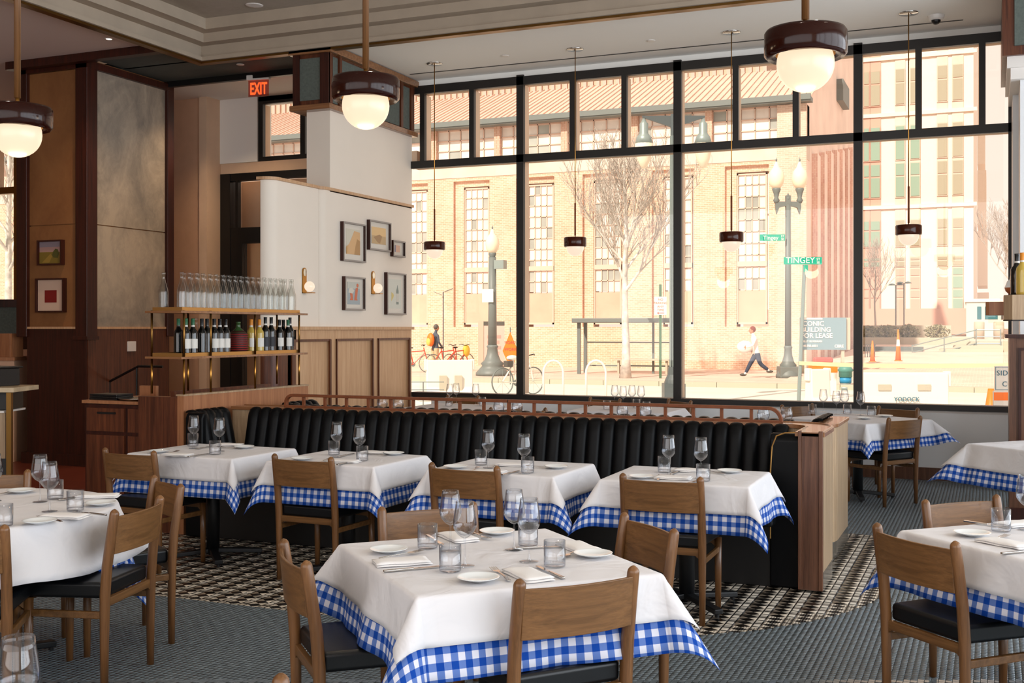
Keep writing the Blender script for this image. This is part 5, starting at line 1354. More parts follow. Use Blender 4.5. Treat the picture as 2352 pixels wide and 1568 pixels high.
# retaining wall, steps, shrubs, bollards, booth, bus
rw = thing('retaining_wall', 'pale low retaining wall with steps before the tower', 'wall', (0, 0, 0))
a = gt(1985, 790, 58); b = gt(2228, 786, 58)
link('planter_wall', MB().box(a.x - 4, b.x, a.y, a.y + .5, .2, 1.12), M['curb'], rw)
link('upper_wall', MB().box(a.x - 4, b.x - 1.0, a.y + 6, a.y + 6.5, .6, 1.75), M['curb'], rw)
s0 = gt(2095, 820, 50); 
for k in range(5): link('step', MB().box(s0.x + .55 * k, s0.x + .55 * k + 2.6, s0.y + .4 * k, s0.y + .4 * k + 2.5, .1, .35 + .16 * k), M['curb'], rw)
for k in range(4): link('bench_tier', MB().box(s0.x - 2.4, s0.x + .4, s0.y + .1 + .35 * k, s0.y + .5 + .35 * k, .1, .30 + .15 * k), M['pole'], rw)
hr2 = thing('stair_railing', 'thin pale steel railing along the plaza steps', 'railing', s0)
for k in range(3): link('rail', MB().tube([(0, 0, .2 + .3 * k - .3), (2.6, 1.6, .9 + .3 * k - .3), (3.6, 1.6, .9 + .3 * k - .3)], .025, 6), M['poleg'], hr2)
for q in (0, 1.3, 2.6, 3.6): link('post', MB().tube([(q, min(q, 2.6) * .6, -.6), (q, min(q, 2.6) * .6, .2 + min(q, 2.6) * .27 + .35)], .03, 6), M['poleg'], hr2)
def leafy(name, label, cat, loc, rx, ry, rz, n, m_, seed, size=.09, group=None):
    q = random.Random(seed); t = thing(name, label, cat, loc, 0, group); V = []; F = []
    for k in range(n):
        a = q.uniform(0, 2 * PI); b_ = q.uniform(0, PI); r = q.random() ** .33
        c = Vector((rx * r * math.sin(b_) * math.cos(a), ry * r * math.sin(b_) * math.sin(a), rz + rz * r * math.cos(b_)))
        d = Vector((q.uniform(-1, 1), q.uniform(-1, 1), q.uniform(-1, 1))).normalized() * size; e_ = d.orthogonal().normalized() * size * .5
        i = len(V); V += [c - d, c + e_, c + d, c - e_]; F.append((i, i + 1, i + 2, i + 3))
    o = link('foliage', MB().add(V, F), m_, t); link('stems', MB().tube([(0, 0, -.1), (0, 0, rz)], .04, 6), M['twig'], t); return t
for i, (px, py, w_) in enumerate(((1994, 775, .52), (2038, 772, .66), (2088, 772, .55), (2152, 772, .62))):
    p = gt(px, py, 60); leafy('shrub', ('leftmost', 'second', 'third', 'rightmost')[i] + ' dry shrub on the retaining wall before the tower', 'shrub', (p.x, p.y, p.z - .15), w_ * 1.1, .6, .38, 420, M['hedge'], i, group='dry shrubs before the tower')
for i, (px, py) in enumerate(((2249, 779), (2294, 779))):
    p = gt(px, py, 64); t = thing('bollard', ('left', 'right')[i] + ' round pale stone bollard on the plaza', 'bollard', p, 0, 'plaza bollards')
    link('post', MB().lathe([(.28, 0), (.28, .95), (.24, 1.0), (.0005, 1.0)], 16), M['curb'], t, smooth=True)
p = gt(2262, 752, 72); t = thing('guard_booth', 'pale blue guard booth with dark windows right of the tower', 'booth', (p.x, p.y, .97), 0)
link('wall', MB().box(-1.1, .95, 0, 2, 0, 2.3), M['booth'], t); link('roof', MB().box(-1.2, 1.05, -.1, 2.1, 2.3, 2.5), M['tower'], t)
for a_, b_ in ((-.45, -.2), (.0, .75)): link('window', MB().box(a_, b_, -.03, 0, 1.2, 2.0), M['boothg'], t)
p = gt(2325, 745, 78); t = thing('bus', 'white bus behind the guard booth at the right', 'bus', (p.x, p.y, 1.2), 0)
link('body', MB().box(-1.8, 5, 0, 2.4, .3, 2.3), M['tower'], t, bev=.1); link('side_window', MB().box(-1.7, 4.8, -.03, 0, 1.0, 1.75), M['ink'], t)
for q in (-.9, 3.5): link('wheel', MB().prismy([(q + .4 * math.cos(R(a)), .35 + .4 * math.sin(R(a))) for a in range(0, 360, 30)], -.02, .2), M['black'], t)
# ------------------------------------------------------------------ trees
def tree(label, loc, H, seed, tr_r, m1, m2, lean=.0, spread=.42, levels=4):
    q = random.Random(seed); t = thing('bare_tree', label, 'tree', loc); tb = MB(); tg = MB()
    top = H * .97
    pts = [(lean * k / 12 + .03 * math.sin(k), .02 * math.cos(k * 1.3), H * k / 12) for k in range(13)]
    tb.tube(pts, [tr_r * (1.5 if k == 0 else 1) * (1 - k / 13) ** .8 + .012 for k in range(13)], 10)
    def br(p, d, L, r, lv):
        n = 4; P_ = [Vector(p)]; dd = Vector(d)
        for k in range(n):
            dd = (dd + Vector((q.uniform(-.12, .12), q.uniform(-.12, .12), q.uniform(0, .12)))).normalized(); P_.append(P_[-1] + dd * (L / n))
        (tb if lv == 0 else tg).tube(P_, [max(r * (1 - k / (n + .5)), .006) for k in range(n + 1)], 5 if lv == 0 else 4, caps=False)
        if lv < levels - 1:
            for k in range(1, n + 1):
                for s_ in range(2 if lv < 1 or (lv == 1 and k % 2) else 1):
                    a = q.uniform(0, 2 * PI); o_ = Vector((math.cos(a), math.sin(a), .5)).normalized()
                    br(P_[k], (dd * .75 + o_ * .55).normalized(), L * q.uniform(.38, .55), r * .5, lv + 1)
    nb_ = 17
    for k in range(nb_):
        h = H * (.40 + .55 * k / nb_); a = k * 2.4 + q.uniform(-.4, .4); u_ = spread * (1.45 - .75 * k / nb_)
        br((lean * h / H, 0, h), Vector((math.cos(a) * u_, math.sin(a) * u_, .6)).normalized(), H * .42 * (1.05 - .75 * k / nb_), tr_r * .42 * (1.1 - k / nb_), 0)
    link('trunk', tb, m1, t, smooth=True); link('twigs', tg, m2, t, smooth=True)['kind'] = 'stuff'; return t
p = gt(1436, 868, 37.2); tree('bare birch-like street tree with pale mottled trunk outside the window', (p.x, p.y, ZS), 7.1, 4, .13, M['bark'], M['twig'])
p = gt(20, 690, 34); tree('bare tree seen through the window at the far left', (p.x, p.y, -.1), 8.5, 9, .12, M['bark'], M['twig'], levels=3)
p = gt(2305, 760, 74); tree('hazy bare tree beyond the plaza at the right', (p.x + .6, p.y, 1.0), 8.0, 12, .13, M['twig'], M['twig'], spread=.45)
p = gt(2010, 750, 69); tree('small bare tree before the tower', (p.x, p.y, .95), 5.5, 15, .06, M['twig'], M['twig'], levels=3, spread=.3)
# ------------------------------------------------------------------ lamp posts
def cast_post(t, H, s=1.0, base=.36):
    link('base', MB().lathe([(base, 0), (base, .10), (base * .8, .22), (base * .62, .34), (base * .70, .42), (base * .5, .52), (base * .34, .75), (base * .30, .95), (base * .36, 1.0), (base * .28, 1.06)], 18), M['pole'], t, smooth=True)
    n = 16; V = MB(); V.lathe([(base * .27, 1.0), (base * .22, H)], 16); link('shaft', V, M['pole'], t, smooth=True)
def acorn(t, c, s=1.0):
    link('globe', MB().lathe([(.10 * s, 0), (.20 * s, .14 * s), (.235 * s, .32 * s), (.20 * s, .50 * s), (.13 * s, .60 * s), (.10 * s, .63 * s), (.07 * s, .72 * s), (.03 * s, .80 * s), (.0005, .82 * s)], 18, c), M['acorn'], t, smooth=True)
    link('finial', MB().lathe([(.02 * s, .80 * s), (.03 * s, .86 * s), (.008 * s, .90 * s), (.0005, .96 * s)], 10, c), M['pole'], t, smooth=True)
    link('collar', MB().lathe([(.06 * s, -.42 * s), (.10 * s, -.34 * s), (.06 * s, -.26 * s), (.09 * s, -.12 * s), (.13 * s, -.02 * s), (.12 * s, .02 * s)], 12, c), M['pole'], t, smooth=True)
T1_ = 39.2; p = gt(1131, 864, T1_)
t = thing('street_lamp', 'grey cast street lamp with one frosted globe left of the first mullion', 'street lamp', (p.x, p.y, ZS), 0, 'cast iron street lamps')
ztop = gt(1131, 590, T1_).z - ZS; cast_post(t, ztop, base=.58); acorn(t, (0, 0, ztop + .12), 1.05)
link('control_box', MB().box(.12, .48, -.15, .15, gt(1131, 618, T1_).z - ZS, gt(1131, 598, T1_).z - ZS), M['poleg'], t)
link('notice', MB().box(-.30, .12, -.2, -.19, gt(1131, 694, T1_).z - ZS, gt(1131, 664, T1_).z - ZS), M['signw'], t)
T2_ = 37.4; p = gt(1810, 870, T2_)
t = thing('street_lamp', 'ornate street lamp with twin frosted globes and a street sign', 'street lamp', (p.x, p.y, ZS), TH, 'cast iron street lamps')
zz = gt(1812, 470, T2_).z - ZS; cast_post(t, zz, base=.40); link('plinth', MB().box(-.32, .32, -.3, .3, 0, .38), M['pole'], t, bev=.03)
link('crossarm', MB().prismy([(-.42, zz + .1), (-.42, zz - .1), (-.38, zz - .32), (-.3, zz - .1), (-.1, zz - .05), (.1, zz - .05), (.3, zz - .1), (.38, zz - .32), (.42, zz - .1), (.42, zz + .1)], -.06, .06).box(-.08, .08, -.07, .07, zz - .4, zz + .3), M['pole'], t)
for s_ in (-1, 1): acorn(t, (s_ * .385, 0, zz + .52), 1.12)
link('finial', MB().lathe([(.06, zz + .1), (.09, zz + .22), (.03, zz + .34), (.0005, zz + .4)], 10), M['pole'], t, smooth=True)
def street_sign(px0, px1, py0, py1, T_, words, label, m_=M['signg'], size=None, sub=None, parent=None):
    a = gt(px0, py1, T_); b = gt(px1, py0, T_); w_ = (px1 - px0) / FPX * T_; h_ = (py1 - py0) / FPX * T_
    t = parent or thing('street_sign', label, 'sign', (a.x, a.y, a.z), TH)
    link('plate', MB().box(0, w_, -.01, .01, 0, h_), m_, t, bev=.004)
    text(words, size or h_ * .92, M['signt'], t, (w_ * .43, -.014, h_ * .18))
    if sub: text(sub, h_ * .46, M['signt'], t, (w_ * .90, -.014, h_ * .54)); text('SE', h_ * .46, M['signt'], t, (w_ * .90, -.014, h_ * .10))
    return t
street_sign(1800, 1888, 590, 607, 27.0, 'TINGEY', 'green street sign reading TINGEY ST SE on top of the leaning pole', size=.20, sub='ST')
street_sign(1745, 1803, 538, 553, 37.2, 'Tingey', 'smaller green street sign reading Tingey on the lamp post', size=.19, sub='ST')
s_ = gt(1846, 624, 27.0); t = thing('street_sign', 'narrow green cross street sign under the TINGEY sign', 'sign', s_, TH); link('plate', MB().box(.0, .10, -.01, .01, 0, .16), M['signg'], t)
a = gt(1848, 608, 27.05); b = gt(1834, 930, 27.05)
tag(link('sign_pole', MB().tube([b, a], .045, 8), M['poleg']), 'pale leaning steel pole carrying the green street signs', 'pole')
# lamp with two hanging glass globes close to the window
T3_ = 26.0; p = gt(1547, 905, T3_)
t = thing('street_lamp', 'tall fluted street lamp with two hanging glass lanterns beside the second mullion', 'street lamp', (p.x, p.y, ZR + .1), TH)
zt_ = gt(1547, 262, T3_).z - ZR - .1
link('pedestal', MB().box(-.24, .24, -.24, .24, 0, .42).lathe([(.22, .42), (.2, .5), (.14, .62), (.12, .8)], 16), M['polenear'], t)
fl_ = MB()
link('shaft', MB().lathe([(.085, .7), (.07, zt_)], 14), M['polenear'], t, smooth=True)
for k in range(10): a_ = 2 * PI * k / 10; link('flute', MB().tube([(.085 * math.cos(a_), .085 * math.sin(a_), .75), (.07 * math.cos(a_), .07 * math.sin(a_), zt_ - .5)], .014, 5), M['poleg'], t)
link('arm', MB().prismy([(-.72, zt_ - .08), (0, zt_ - .32), (.72, zt_ - .08), (.72, zt_ - .04), (-.72, zt_ - .04)], -.03, .03), M['polenear'], t)
for s_ in (-1, 1):
    c = (s_ * .68, 0, 0); link('lantern_cap', MB().lathe([(.03, zt_ - .10), (.06, zt_ - .18), (.10, zt_ - .22), (.10, zt_ - .44), (.16, zt_ - .52), (.21, zt_ - .68)], 14, c), M['poleg'], t, smooth=True)
    link('globe', MB().lathe([(.21, zt_ - .68), (.20, zt_ - .82), (.15, zt_ - 1.05), (.07, zt_ - 1.22), (.0005, zt_ - 1.25)], 16, c), M['acorn'], t, smooth=True)
# no parking sign and post
p = gt(1517, 868, 37.0); t = thing('parking_sign', 'white no parking any time sign on a green post by the bus shelter', 'sign', (p.x, p.y, ZS), TH)
zs = gt(1517, 653, 37.0).z - ZS; z1_ = gt(1517, 681, 37).z - ZS; z0_ = gt(1517, 723, 37).z - ZS
link('post', MB().box(-.04, .04, 0, .05, 0, zs), mat('green_post', '4a6a50', .6), t); link('plate', MB().box(-.2, .2, -.02, 0, z0_, z1_), M['signw'], t, bev=.004)
for k, w_ in enumerate(('NO', 'PARKING', 'ANY', 'TIME')): text(w_, .105, M['inkred'], t, (0, -.025, z1_ - .13 - .115 * k))
link('arrow', MB().prismy([(-.12, z0_ + .06), (-.06, z0_ + .10), (-.06, z0_ + .07), (.12, z0_ + .07), (.12, z0_ + .05), (-.06, z0_ + .05), (-.06, z0_ + .02)], -.024, -.021), M['inkred'], t)
# bus shelter
T4_ = 40.6; p = gt(1330, 858, T4_); w_ = (1535 - 1325) / FPX * T4_ * 1.02; t = thing('bus_shelter', 'grey framed bus shelter with a bench behind the tree', 'bus shelter', (p.x, p.y, ZS), R(6))
zr = gt(1330, 741, T4_).z - ZS
link('roof', MB().box(-.2, w_ + .1, -.3, 1.2, zr, zr + .16), M['pole'], t, bev=.02)
for x_ in (0, w_): 
    for y_ in (0, 1.0): link('post', MB().box(x_ - .06, x_ + .06, y_ - .05, y_ + .05, 0, zr), M['pole'], t)
for x_ in (w_ * .42, w_ * .75): link('post', MB().box(x_ - .04, x_ + .04, .96, 1.04, 0, zr), M['pole'], t)
for z_ in (.25, 1.1): link('rail', MB().box(0, w_, .97, 1.03, z_, z_ + .05), M['pole'], t)
link('bench', MB().box(w_ * .35, w_ * .95, .5, .9, .48, .54).box(w_ * .38, w_ * .40, .6, .8, 0, .48).box(w_ * .9, w_ * .92, .6, .8, 0, .48), M['curb'], t)
link('pane', MB().box(0, w_, 1.0, 1.01, .3, zr - .05), M['pane'], t)
# U racks
for i, px in enumerate((1271, 1369)):
    p = gt(px, 910, 27.5); t = tag(link('bike_rack', MB().tube([(-.24, 0, -.3), (-.24, 0, .55)] + [(.24 * math.cos(R(180 - k * 18)), 0, .60 + .30 * math.sin(R(k * 18))) for k in range(0, 11)] + [(.24, 0, .55), (.24, 0, -.3)], .03, 10), M['barrier'], smooth=True), ('left', 'right')[i] + ' white inverted U bicycle rack by the street', 'bike rack', 'white U bike racks')
    t.location = (p.x, p.y, -.10); t.rotation_euler = (0, 0, TH)
lb = thing('low_fence', 'thin dark low fence at the left end of the big window', 'fence', gt(950, 905, 26), TH)
for z_ in (.28, .10): link('rail', MB().tube([(-1, 0, z_), (.7, 0, z_)], .012, 6), M['pole'], lb)
link('post', MB().tube([(.22, 0, -.5), (.22, 0, .28)], .015, 6), M['pole'], lb)
# barriers
def barrier(label, px, T_, w_, h_, words=None, holes=True, rz=0, taper=.12):
    p = gt(px, HY, T_); t = thing('water_barrier', label, 'barrier', (p.x, p.y, ZR), TH + R(rz), 'white plastic street barriers')
    a = w_ / 2
    link('body', MB().prismx([(-.30, .0), (-.30, .12), (-.13, .32), (-.10, h_), (.10, h_), (.13, .32), (.30, .12), (.30, 0)], -a, a), M['barrier'], t, bev=.03)
    link('foot', MB().box(-a - taper, a + taper, -.32, .32, 0, .14), M['barrier'], t, bev=.02)
    for s_ in (-1, 1): link('end_lug', MB().box(s_ * a - .05, s_ * a + .05, -.08, .08, h_ - .25, h_ + .02), M['barrier'], t, bev=.02)
    if holes:
        for s_ in (-.22, .22): link('fork_slot', MB().box(s_ * w_ - .11, s_ * w_ + .11, -.135, -.08, h_ * .70, h_ * .80), M['curb'], t)
    if words: text(words, .10, M['inkblue'], t, (.03, -.15, h_ * .52), bold=.002)
    return t
barrier('long white plastic street barrier outside the right window', 2072, 19.6, 1.55, 1.02, 'YODOCK')
t = barrier('white plastic street barrier outside the left window', 1032, 28.0, 1.15, 1.0, None, False, 12, .2)
for s_ in (-.18, .2): link('recess', MB().box(s_ - .09, s_ + .09, -.19, -.12, .25, .62), M['curb'], t)
barrier('white barrier seen end-on left of the third mullion', 1878, 24.0, .50, .92, None, False, 25, .10)
# orange drum, hydrant-like, tape, cones, closed sign
p = gt(1890, 850, 30); t = thing('traffic_drum', 'orange and white barrier block behind the white barrier', 'barrier', (p.x - .0, p.y, ZR), TH)
link('body', MB().box(-.32, .32, -.2, .2, 0, .86), M['barrier'], t, bev=.03); link('orange_band', MB().box(-.33, .33, -.21, .21, .62, .80), M['orange'], t); link('cap', MB().box(-.25, .25, -.12, .12, .86, 1.02), M['inkred'], t, bev=.05)
p = gt(1942, 872, 33); p.z = ZR; t = thing('hydrant', 'teal and blue street hydrant left of the third mullion', 'hydrant', p, 0)
link('base', MB().lathe([(.30, 0), (.30, .08), (.16, .14), (.16, .22)], 14), M['poleg'], t, smooth=True); link('blue_band', MB().lathe([(.17, .2), (.17, .36)], 14), M['blueplastic'], t, smooth=True); link('barrel', MB().lathe([(.19, .36), (.19, .52), (.24, .55), (.16, .66), (.05, .74), (.0005, .76)], 14), mat('teal_paint', '5a8f86', .5), t, smooth=True)
def cone(px, py, T_, H_, r_, label):
    p = gt(px, py, T_); p.z = ZR if T_ < 30 else p.z; t = thing('traffic_cone', label, 'traffic cone', p, 0, 'orange traffic cones'); link('body', MB().lathe([(r_, .03), (r_ * .25, H_), (.0005, H_)], 16), M['orange'], t, smooth=True)
    link('foot', MB().box(-r_ * 1.3, r_ * 1.3, -r_ * 1.3, r_ * 1.3, 0, .03), M['orange'], t); link('white_band', MB().lathe([(r_ * .66, H_ * .47), (r_ * .5, H_ * .68)], 16), M['signw'], t)
cone(2063, 829, 40, 1.12, .10, 'slim orange marker post left of the steps'); cone(2004, 831, 40, .75, .09, 'slim orange marker near the third mullion'); cone(2276, 950, 17.5, .85, .17, 'orange traffic cone left of the sidewalk closed sign')
p = gt(2300, 935, 15.5); t = thing('closed_sign', 'white sidewalk closed sign on an orange striped barricade', 'sign', (p.x, p.y, ZR + .02), TH)
b0 = gt(2300, 897, 15.5).z - ZR - .02; b1_ = gt(2300, 840, 15.5).z - ZR - .02
link('plate', MB().box(-.10, .36, -.02, 0, b0, b1_), M['signw'], t, bev=.004); link('border', MB().box(-.09, -.084, -.024, -.02, b0 + .015, b1_ - .015).box(-.09, .35, -.024, -.02, b1_ - .02, b1_ - .014).box(-.09, .35, -.024, -.02, b0 + .014, b0 + .02), M['inkblue'], t)
text('SIDEWALK', .10, M['inkblue'], t, (-.075, -.026, b1_ - .13), align='LEFT', spacing=1.1); text('CLOSED', .10, M['inkblue'], t, (-.0, -.026, b0 + .06), align='LEFT', spacing=1.1)
link('board', MB().box(-.12, .6, -.04, -.0, .42, b0), M['signw'], t); link('orange_stripe', MB().box(-.12, .3, -.045, -.04, b0 - .13, b0 - .02), M['orange'], t); link('leg', MB().box(-.08, -.02, -.03, .3, 0, .42).box(.5, .56, -.03, .3, 0, .42), M['signw'], t)
a = gt(1835, 838, 27); b = gt(2330, 842, 24)
pts = [a.lerp(b, k / 14) + Vector((0, 0, -.05 * math.sin(PI * k / 14))) for k in range(15)]
V = [];F = []
for q in pts: V += [q, q + Vector((0, 0, .09)), q + Vector((0, .004, 0)), q + Vector((0, .004, .09))]
for k in range(14): F += [(4 * k, 4 * k + 4, 4 * k + 5, 4 * k + 1), (4 * k + 2, 4 * k + 3, 4 * k + 7, 4 * k + 6), (4 * k + 1, 4 * k + 5, 4 * k + 7, 4 * k + 3)]
tag(link('caution_tape', MB().add(V, F), M['yellow']), 'yellow caution tape stretched across the right windows', 'tape')
# lease billboard
T5_ = 38.5; a = gt(1838, 803, T5_); w_ = 106 / FPX * T5_; h_ = 74 / FPX * T5_
t = thing('lease_sign', 'blue grey billboard reading iconic building for lease by the brick corner', 'sign', a, TH)
link('panel', MB().box(0, w_, 0, .08, 0, h_), M['signblue'], t); link('side_panel', MB().box(w_, w_ + .16, .08, .6, 0, h_), M['curb'], t); link('post', MB().box(.05, .15, .05, .15, a.z * -1 + ZS, 0).box(w_ - .15, w_ - .05, .05, .15, a.z * -1 + ZS, 0), M['curb'], t)
for k, s_ in enumerate(('ICONIC', 'BUILDING', 'FOR LEASE')): text(s_, .225, M['signt'], t, (.02, -.012, h_ - .28 - .205 * k), align='LEFT', bold=.004)
link('cream_strip', MB().box(.02, w_ * .48, -.012, 0, h_ - .07, h_ - .01), M['signw'], t)
text('KELLY SILVERMAN', .085, M['signt'], t, (.05, -.012, .26), align='LEFT', bold=.003); text('240.783.6831', .10, M['signt'], t, (.05, -.012, .10), align='LEFT', bold=.004); text('CBRE', .13, M['signt'], t, (w_ - .1, -.012, .08), align='RIGHT', bold=.004)
# information pylon and road work sign
p = gt(1112, 858, 41.5); t = thing('information_pylon', 'white and brown information board behind the left street lamp', 'sign', (p.x, p.y, ZS), TH)
z_ = gt(1112, 738, 41.5).z - ZS
link('panel', MB().box(-.02, .75, -.05, .05, .35, z_ - .15), mat('poster_pink', 'd9b6aa', .6), t); link('head', MB().box(-.02, .75, -.06, .06, z_ - .15, z_), M['ink'], t); link('side', MB().box(-.22, -.02, -.07, .2, .28, z_ + .02), M['curb'], t); link('foot', MB().box(.0, .3, -.05, .05, 0, .35), M['ink'], t)
pk = mat('poster_smudge', 'c99a90', .7)
for k in range(4): link('faded_print', MB().box(.12, .62 - .06 * (k % 2), -.054, -.05, z_ - .62 - .2 * k, z_ - .50 - .2 * k), pk, t)
p = gt(1172, 762, 36); t = thing('road_work_sign', 'orange diamond road work sign behind the parked bicycle', 'sign', p, TH)
H_ = 68 / FPX * 36 ; link('plate', MB().prismy([(0, 0), (-.245, -H_ * .64), (-.06, -H_ * 1.1), (.12, -H_ * 1.1), (.245, -H_ * .64)], -.01, .01), M['orange'], t); link('stand', MB().tube([(0, .03, .15), (0, .03, -p.z + ZR)], .02, 6), M['pole'], t)
for k, s_ in enumerate(('ROAD', 'WORK')): text(s_, .13, M['inkred'], t, (0, -.02, -H_ * .40 - .22 * k))
# solar panel post and round litter bin
p = gt(1018, 848, 46 * .93); t = thing('solar_post', 'slim post with two small solar panels at the left', 'post', (p.x, p.y, ZS), TH); z_ = gt(1018, 670, 42.8).z - ZS
link('post', MB().tube([(0, 0, 0), (0, 0, z_)], .03, 6), M['pole'], t)
for s_ in (-1, 1): link('solar_panel', MB().bar((s_ * .05, 0, z_ - .12 * (s_ < 0)), (s_ * .36, 0, z_ + .12 * (s_ > 0) ), .3, .02), M['pole'], t)
# ------------------------------------------------------------------ bicycles
def bicycle(label, loc, rz, m_, wr=.33, basket=False):
    t = thing('bicycle', label, 'bicycle', loc, rz, 'bicycles outside')
    for x_ in (-.5, .5):
        w = link('wheel', MB().tube([(x_ + wr * math.cos(R(k * 15)), 0, wr + wr * math.sin(R(k * 15))) for k in range(24)], .018, 6, closed=True), M['pole'], t, smooth=True)
        sp = MB()
        for k in range(8): sp.tube([(x_, 0, wr), (x_ + wr * math.cos(R(k * 45)), 0, wr + wr * math.sin(R(k * 45)))], .003, 4)
        link('spokes', sp, M['poleg'], w)
    f = MB()
    for a, b in (((-.5, wr), (-.05, .30)), ((-.5, wr), (-.14, .80)), ((-.05, .30), (-.16, .88)), ((-.05, .30), (.38, .72)), ((-.15, .76), (.36, .80)), ((.5, wr), (.34, .92))): f.tube([(a[0], 0, a[1]), (b[0], 0, b[1])], .02, 6)
    link('frame', f, m_, t); link('saddle', MB().ball((-.17, 0, .91), .13, .07, .035, 10, 6), M['black'], t, smooth=True)
    link('handlebar', MB().tube([(.30, -.28, 1.0), (.36, -.2, 1.02), (.34, 0, .98), (.36, .2, 1.02), (.30, .28, 1.0)], .015, 6), M['black'], t)
    link('crank', MB().lathe([(.09, -.01), (.09, .01)], 12).xf(Matrix.Translation((-.05, 0, .3)) @ Matrix.Rotation(R(90), 4, 'X')), M['pole'], t)
    if basket: link('saddlebag', MB().box(-.42, -.22, -.08, .08, .70, .86), M['ink'], t, bev=.02); link('saddle_cover', MB().ball((-.19, 0, .93), .17, .11, .07, 12, 7), M['barrier'], t, smooth=True)
    return t
p = gt(1190, 903, 28.6); bicycle('white bicycle parked outside behind the first mullion', (p.x, p.y, -.09), R(62), M['barrier'], .34, True)
for i, (px, T_) in enumerate(((952, 42.0), (1022, 42.5), (1053, 43.0))):
    p = gt(px, 850, T_); bk = bicycle(('leftmost red share bicycle at the hall', 'middle red share bicycle right of the backpack person', 'right red share bicycle with a yellow bag')[i], (p.x, p.y, ZS), R((35, 55, 70)[i]), M['redbike'])
    if i == 2: link('yellow_bag', MB().ball((.42, 0, .78), .16, .12, .24, 12, 8), mat('yellow_bag', 'e0b840', .6), bk, smooth=True)

# ------------------------------------------------------------------ people
def skin_body(name, joints, edges, m_, parent, sub=2):
    me = bpy.data.meshes.new(name); me.from_pydata([j[:3] for j in joints], edges, []); me.update()
    o = bpy.data.objects.new(name, me); COL.objects.link(o); me.materials.append(m_)
    if parent: o.parent = parent
    o.modifiers.new('skin', 'SKIN').use_smooth_shade = True
    sv = me.skin_vertices[0].data if me.skin_vertices else None
    if sv is None:
        bpy.context.view_layer.update()
    for i, j in enumerate(joints):
        me.skin_vertices[0].data[i].radius = (j[3], j[3] if len(j) < 5 else j[4])
    me.skin_vertices[0].data[0].use_root = True
    s = o.modifiers.new('sub', 'SUBSURF'); s.levels = sub; s.render_levels = sub; return o
def person(label, loc, rz, legs, arms, m_top, m_leg, m_hair, lean=0., extra=None, s=1.0):
    """faces +y locally; legs/arms: joint tables"""
    t = thing('person', label, 'person', loc, rz)
    J = [(0, 0, .95, .14, .11), (0, lean * .4, 1.15, .13, .10), (0, lean * .8, 1.38, .15, .10), (0, lean, 1.50, .06), (0, lean + .03, 1.58, .055), (0, lean + .05, 1.68, .085, .095), (0, lean + .04, 1.76, .06)]
    E = [(0, 1), (1, 2), (2, 3), (3, 4), (4, 5), (5, 6)]
    J2 = list(J)
    def chain(root, pts):
        k = len(J2); J2.extend(pts); E.append((root, k))
        for i in range(len(pts) - 1): E.append((k + i, k + i + 1))
    for a in arms: chain(2, a)
    for l in legs: chain(0, l)
    o = link_body = skin_body('body', J2, E, m_top, t)
    # trousers and shoes over the legs, hair over the head
    for l in legs:
        Jl = [(l[0][0], l[0][1], l[0][2] + .04, .115)] + [(p[0], p[1], p[2], p[3] + .015) for p in l[:-1]]
        skin_body('trouser_leg', Jl, [(i, i + 1) for i in range(len(Jl) - 1)], m_leg, t, 1)
        f = l[-1]; link('shoe', MB().ball((f[0], f[1], .045 + max(0, l[-2][2] - .09)), .05, .13, .05, 10, 6), M['ink'], t, smooth=True)
    link('head', MB().ball((0, lean + .05, 1.68), .085, .10, .125, 14, 10), M['skin'], t, smooth=True)
    link('nose', MB().ball((0, lean + .155, 1.67), .015, .02, .02, 8, 6), M['skin'], t, smooth=True)
    link('hair', MB().ball((0, lean + .02, 1.72), .10, .11, .115, 14, 9), m_hair, t, smooth=True)
    for sx in (-1, 1): link('ear', MB().ball((sx * .088, lean + .04, 1.67), .012, .02, .03, 8, 6), M['skin'], t, smooth=True)
    for a in arms:
        h = Vector(a[-1][:3]); hd = link('hand', MB().ball(h, .035, .03, .055, 10, 7), M['skin'], t, smooth=True)
        for k in range(4): link('finger', MB().tube([h + Vector((-.024 + .016 * k, 0, -.03)), h + Vector((-.026 + .017 * k, .01, -.095 + .006 * abs(k - 1.5)))], .009, 6), M['skin'], hd, smooth=True)
        link('thumb', MB().tube([h + Vector((0, .02, .01)), h + Vector((.0, .055, -.035))], .010, 6), M['skin'], hd, smooth=True)
    t.scale = (s, s, s); return t
p = gt(999, 854, 43.5)
t = person('person with a helmet, navy jacket and orange backpack standing by the bicycles', (p.x, p.y, ZS), R(-30),
       [[(.09, 0, .86, .095), (.10, .02, .50, .065), (.11, -.02, .10, .045), (.12, .05, .05, .04)], [(-.09, 0, .86, .095), (-.11, .0, .50, .065), (-.12, -.03, .10, .045), (-.13, .05, .05, .04)]],
       [[(.20, 0, 1.38, .06), (.25, .02, 1.12, .045), (.20, .18, .96, .035), (.16, .24, .95, .03)], [(-.20, 0, 1.38, .06), (-.25, .02, 1.12, .045), (-.20, .18, .96, .035), (-.16, .24, .95, .03)]], M['jacket'], M['khaki'], M['ink'], .03, s=.98)
link('backpack', MB().ball((0, -.20, 1.22), .19, .13, .27, 14, 9), M['orange'], t, smooth=True); link('backpack_pocket', MB().ball((0, -.30, 1.14), .13, .07, .16, 12, 8), mat('yellow_pack', 'e8c060', .6), t, smooth=True)
p = gt(1738, 868, 37.2)
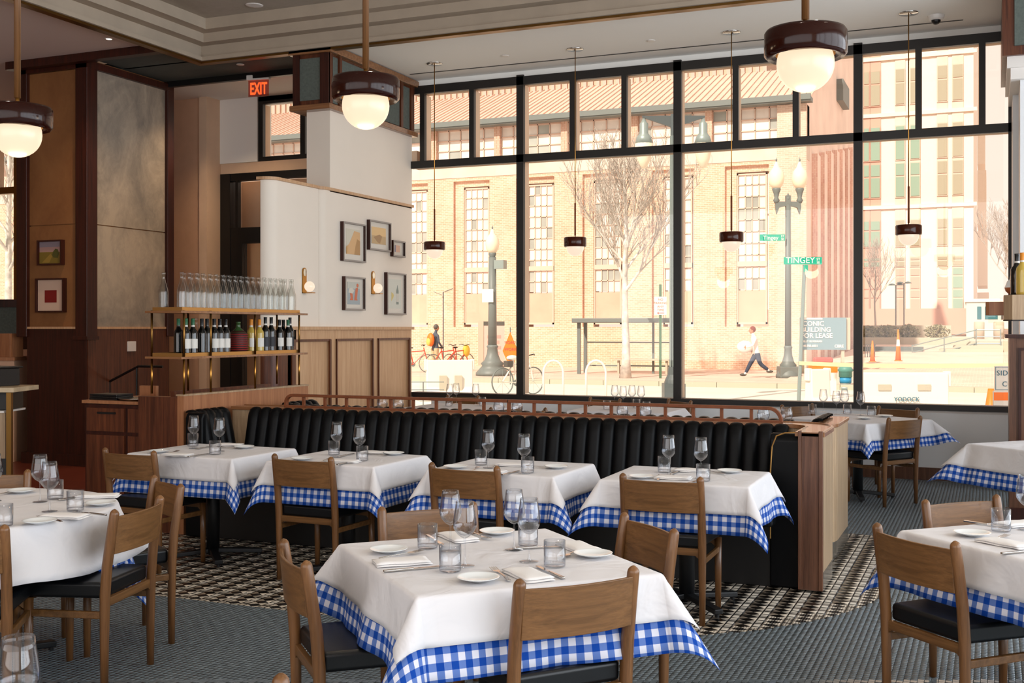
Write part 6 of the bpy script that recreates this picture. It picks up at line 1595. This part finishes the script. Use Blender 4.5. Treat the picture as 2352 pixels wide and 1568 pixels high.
t = person('person in a white shirt and dark trousers walking left past the brick hall', (p.x, p.y, ZS), R(90) + TH,
       [[(.09, 0, .86, .095), (.09, .20, .52, .068), (.09, .38, .16, .045), (.09, .46, .09, .04)], [(-.09, 0, .86, .095), (-.09, -.10, .50, .066), (-.09, -.40, .28, .045), (-.09, -.44, .20, .04)]],
       [[(.20, .1, 1.38, .065), (.26, -.08, 1.14, .05), (.28, .04, .98, .04), (.27, .12, .95, .03)], [(-.20, .1, 1.38, .065), (-.26, .20, 1.15, .05), (-.22, .36, 1.10, .04), (-.2, .44, 1.10, .03)]], M['shirt'], M['jeans'], mat('red_hair', '7d3a2c', .8), .12, s=.93)
link('white_bag', MB().ball((.24, .36, 1.10), .12, .30, .22, 14, 9), M['shirt'], t, smooth=True)
# double lamp before the tower
p = gt(2068, 748, 66); t = thing('plaza_lamp', 'pair of slim plaza lamps with umbrella heads before the tower', 'street lamp', (p.x, p.y, 1.2), 0)
for x_, h_ in ((-.25, 2.9), (.2, 3.0)):
    link('post', MB().tube([(x_, 0, 0), (x_, 0, h_)], .04, 6), M['pole'], t)
    for s_ in (-1, 1): link('head', MB().lathe([(.22, 0), (.12, .09), (.0005, .12)], 12, (x_ + s_ * .22, 0, h_)), M['poleg'], t, smooth=True)
wc_ = gt(1992, 829, 47); t = thing('plaza_railing', 'black slatted railing by the third mullion', 'fence', wc_, TH)
for k in range(9): link('slat', MB().box(-.5 + k * .1, -.47 + k * .1, 0, .03, 0, .65), M['ink'], t)
link('top_rail', MB().box(-.52, .36, -.01, .04, .65, .69), M['ink'], t)
# ================================================================== ROOM SPOTS: those above the tables are unseen fill lamps added for brightness
for i, (x, y) in enumerate(((-5.2, 4.2), (-3.0, 2.6), (-3.0, 5.6), (-.9, 3.6), (-.6, 6.2), (-4.9, 6.6), (1.0, 4.6))):
    t = thing('downlight', 'added fill downlight number ' + ('one', 'two', 'three', 'four', 'five', 'six', 'seven')[i] + ' out of view above the tables', 'ceiling light', (x, y, 5.02), 0, 'added fill lights over the dining tables')
    link('ring', MB().lathe([(.05, -.004), (.08, -.006), (.085, 0)], 20, caps=False), M['trimw'], t, smooth=True)
    l = bpy.data.lights.new('spot', 'SPOT'); l.energy = 75; l.color = (1, .86, .70); l.spot_size = R(95); l.spot_blend = .8; l.shadow_soft_size = .08
    lo = bpy.data.objects.new('spot', l); COL.objects.link(lo); lo.parent = t; lo.location = (0, 0, -.01)

for nm_, q, e_ in (('left', gz(250, 89, ZC), 160), ('door', gz(501, 185, 4.64), 150)):
    l = bpy.data.lights.new('spot', 'SPOT'); l.energy = e_; l.color = (1, .72, .46); l.spot_size = R(120); l.spot_blend = 1; l.shadow_soft_size = .05
    lo = bpy.data.objects.new('spot', l); COL.objects.link(lo); lo.location = (q.x, q.y, q.z - .02)
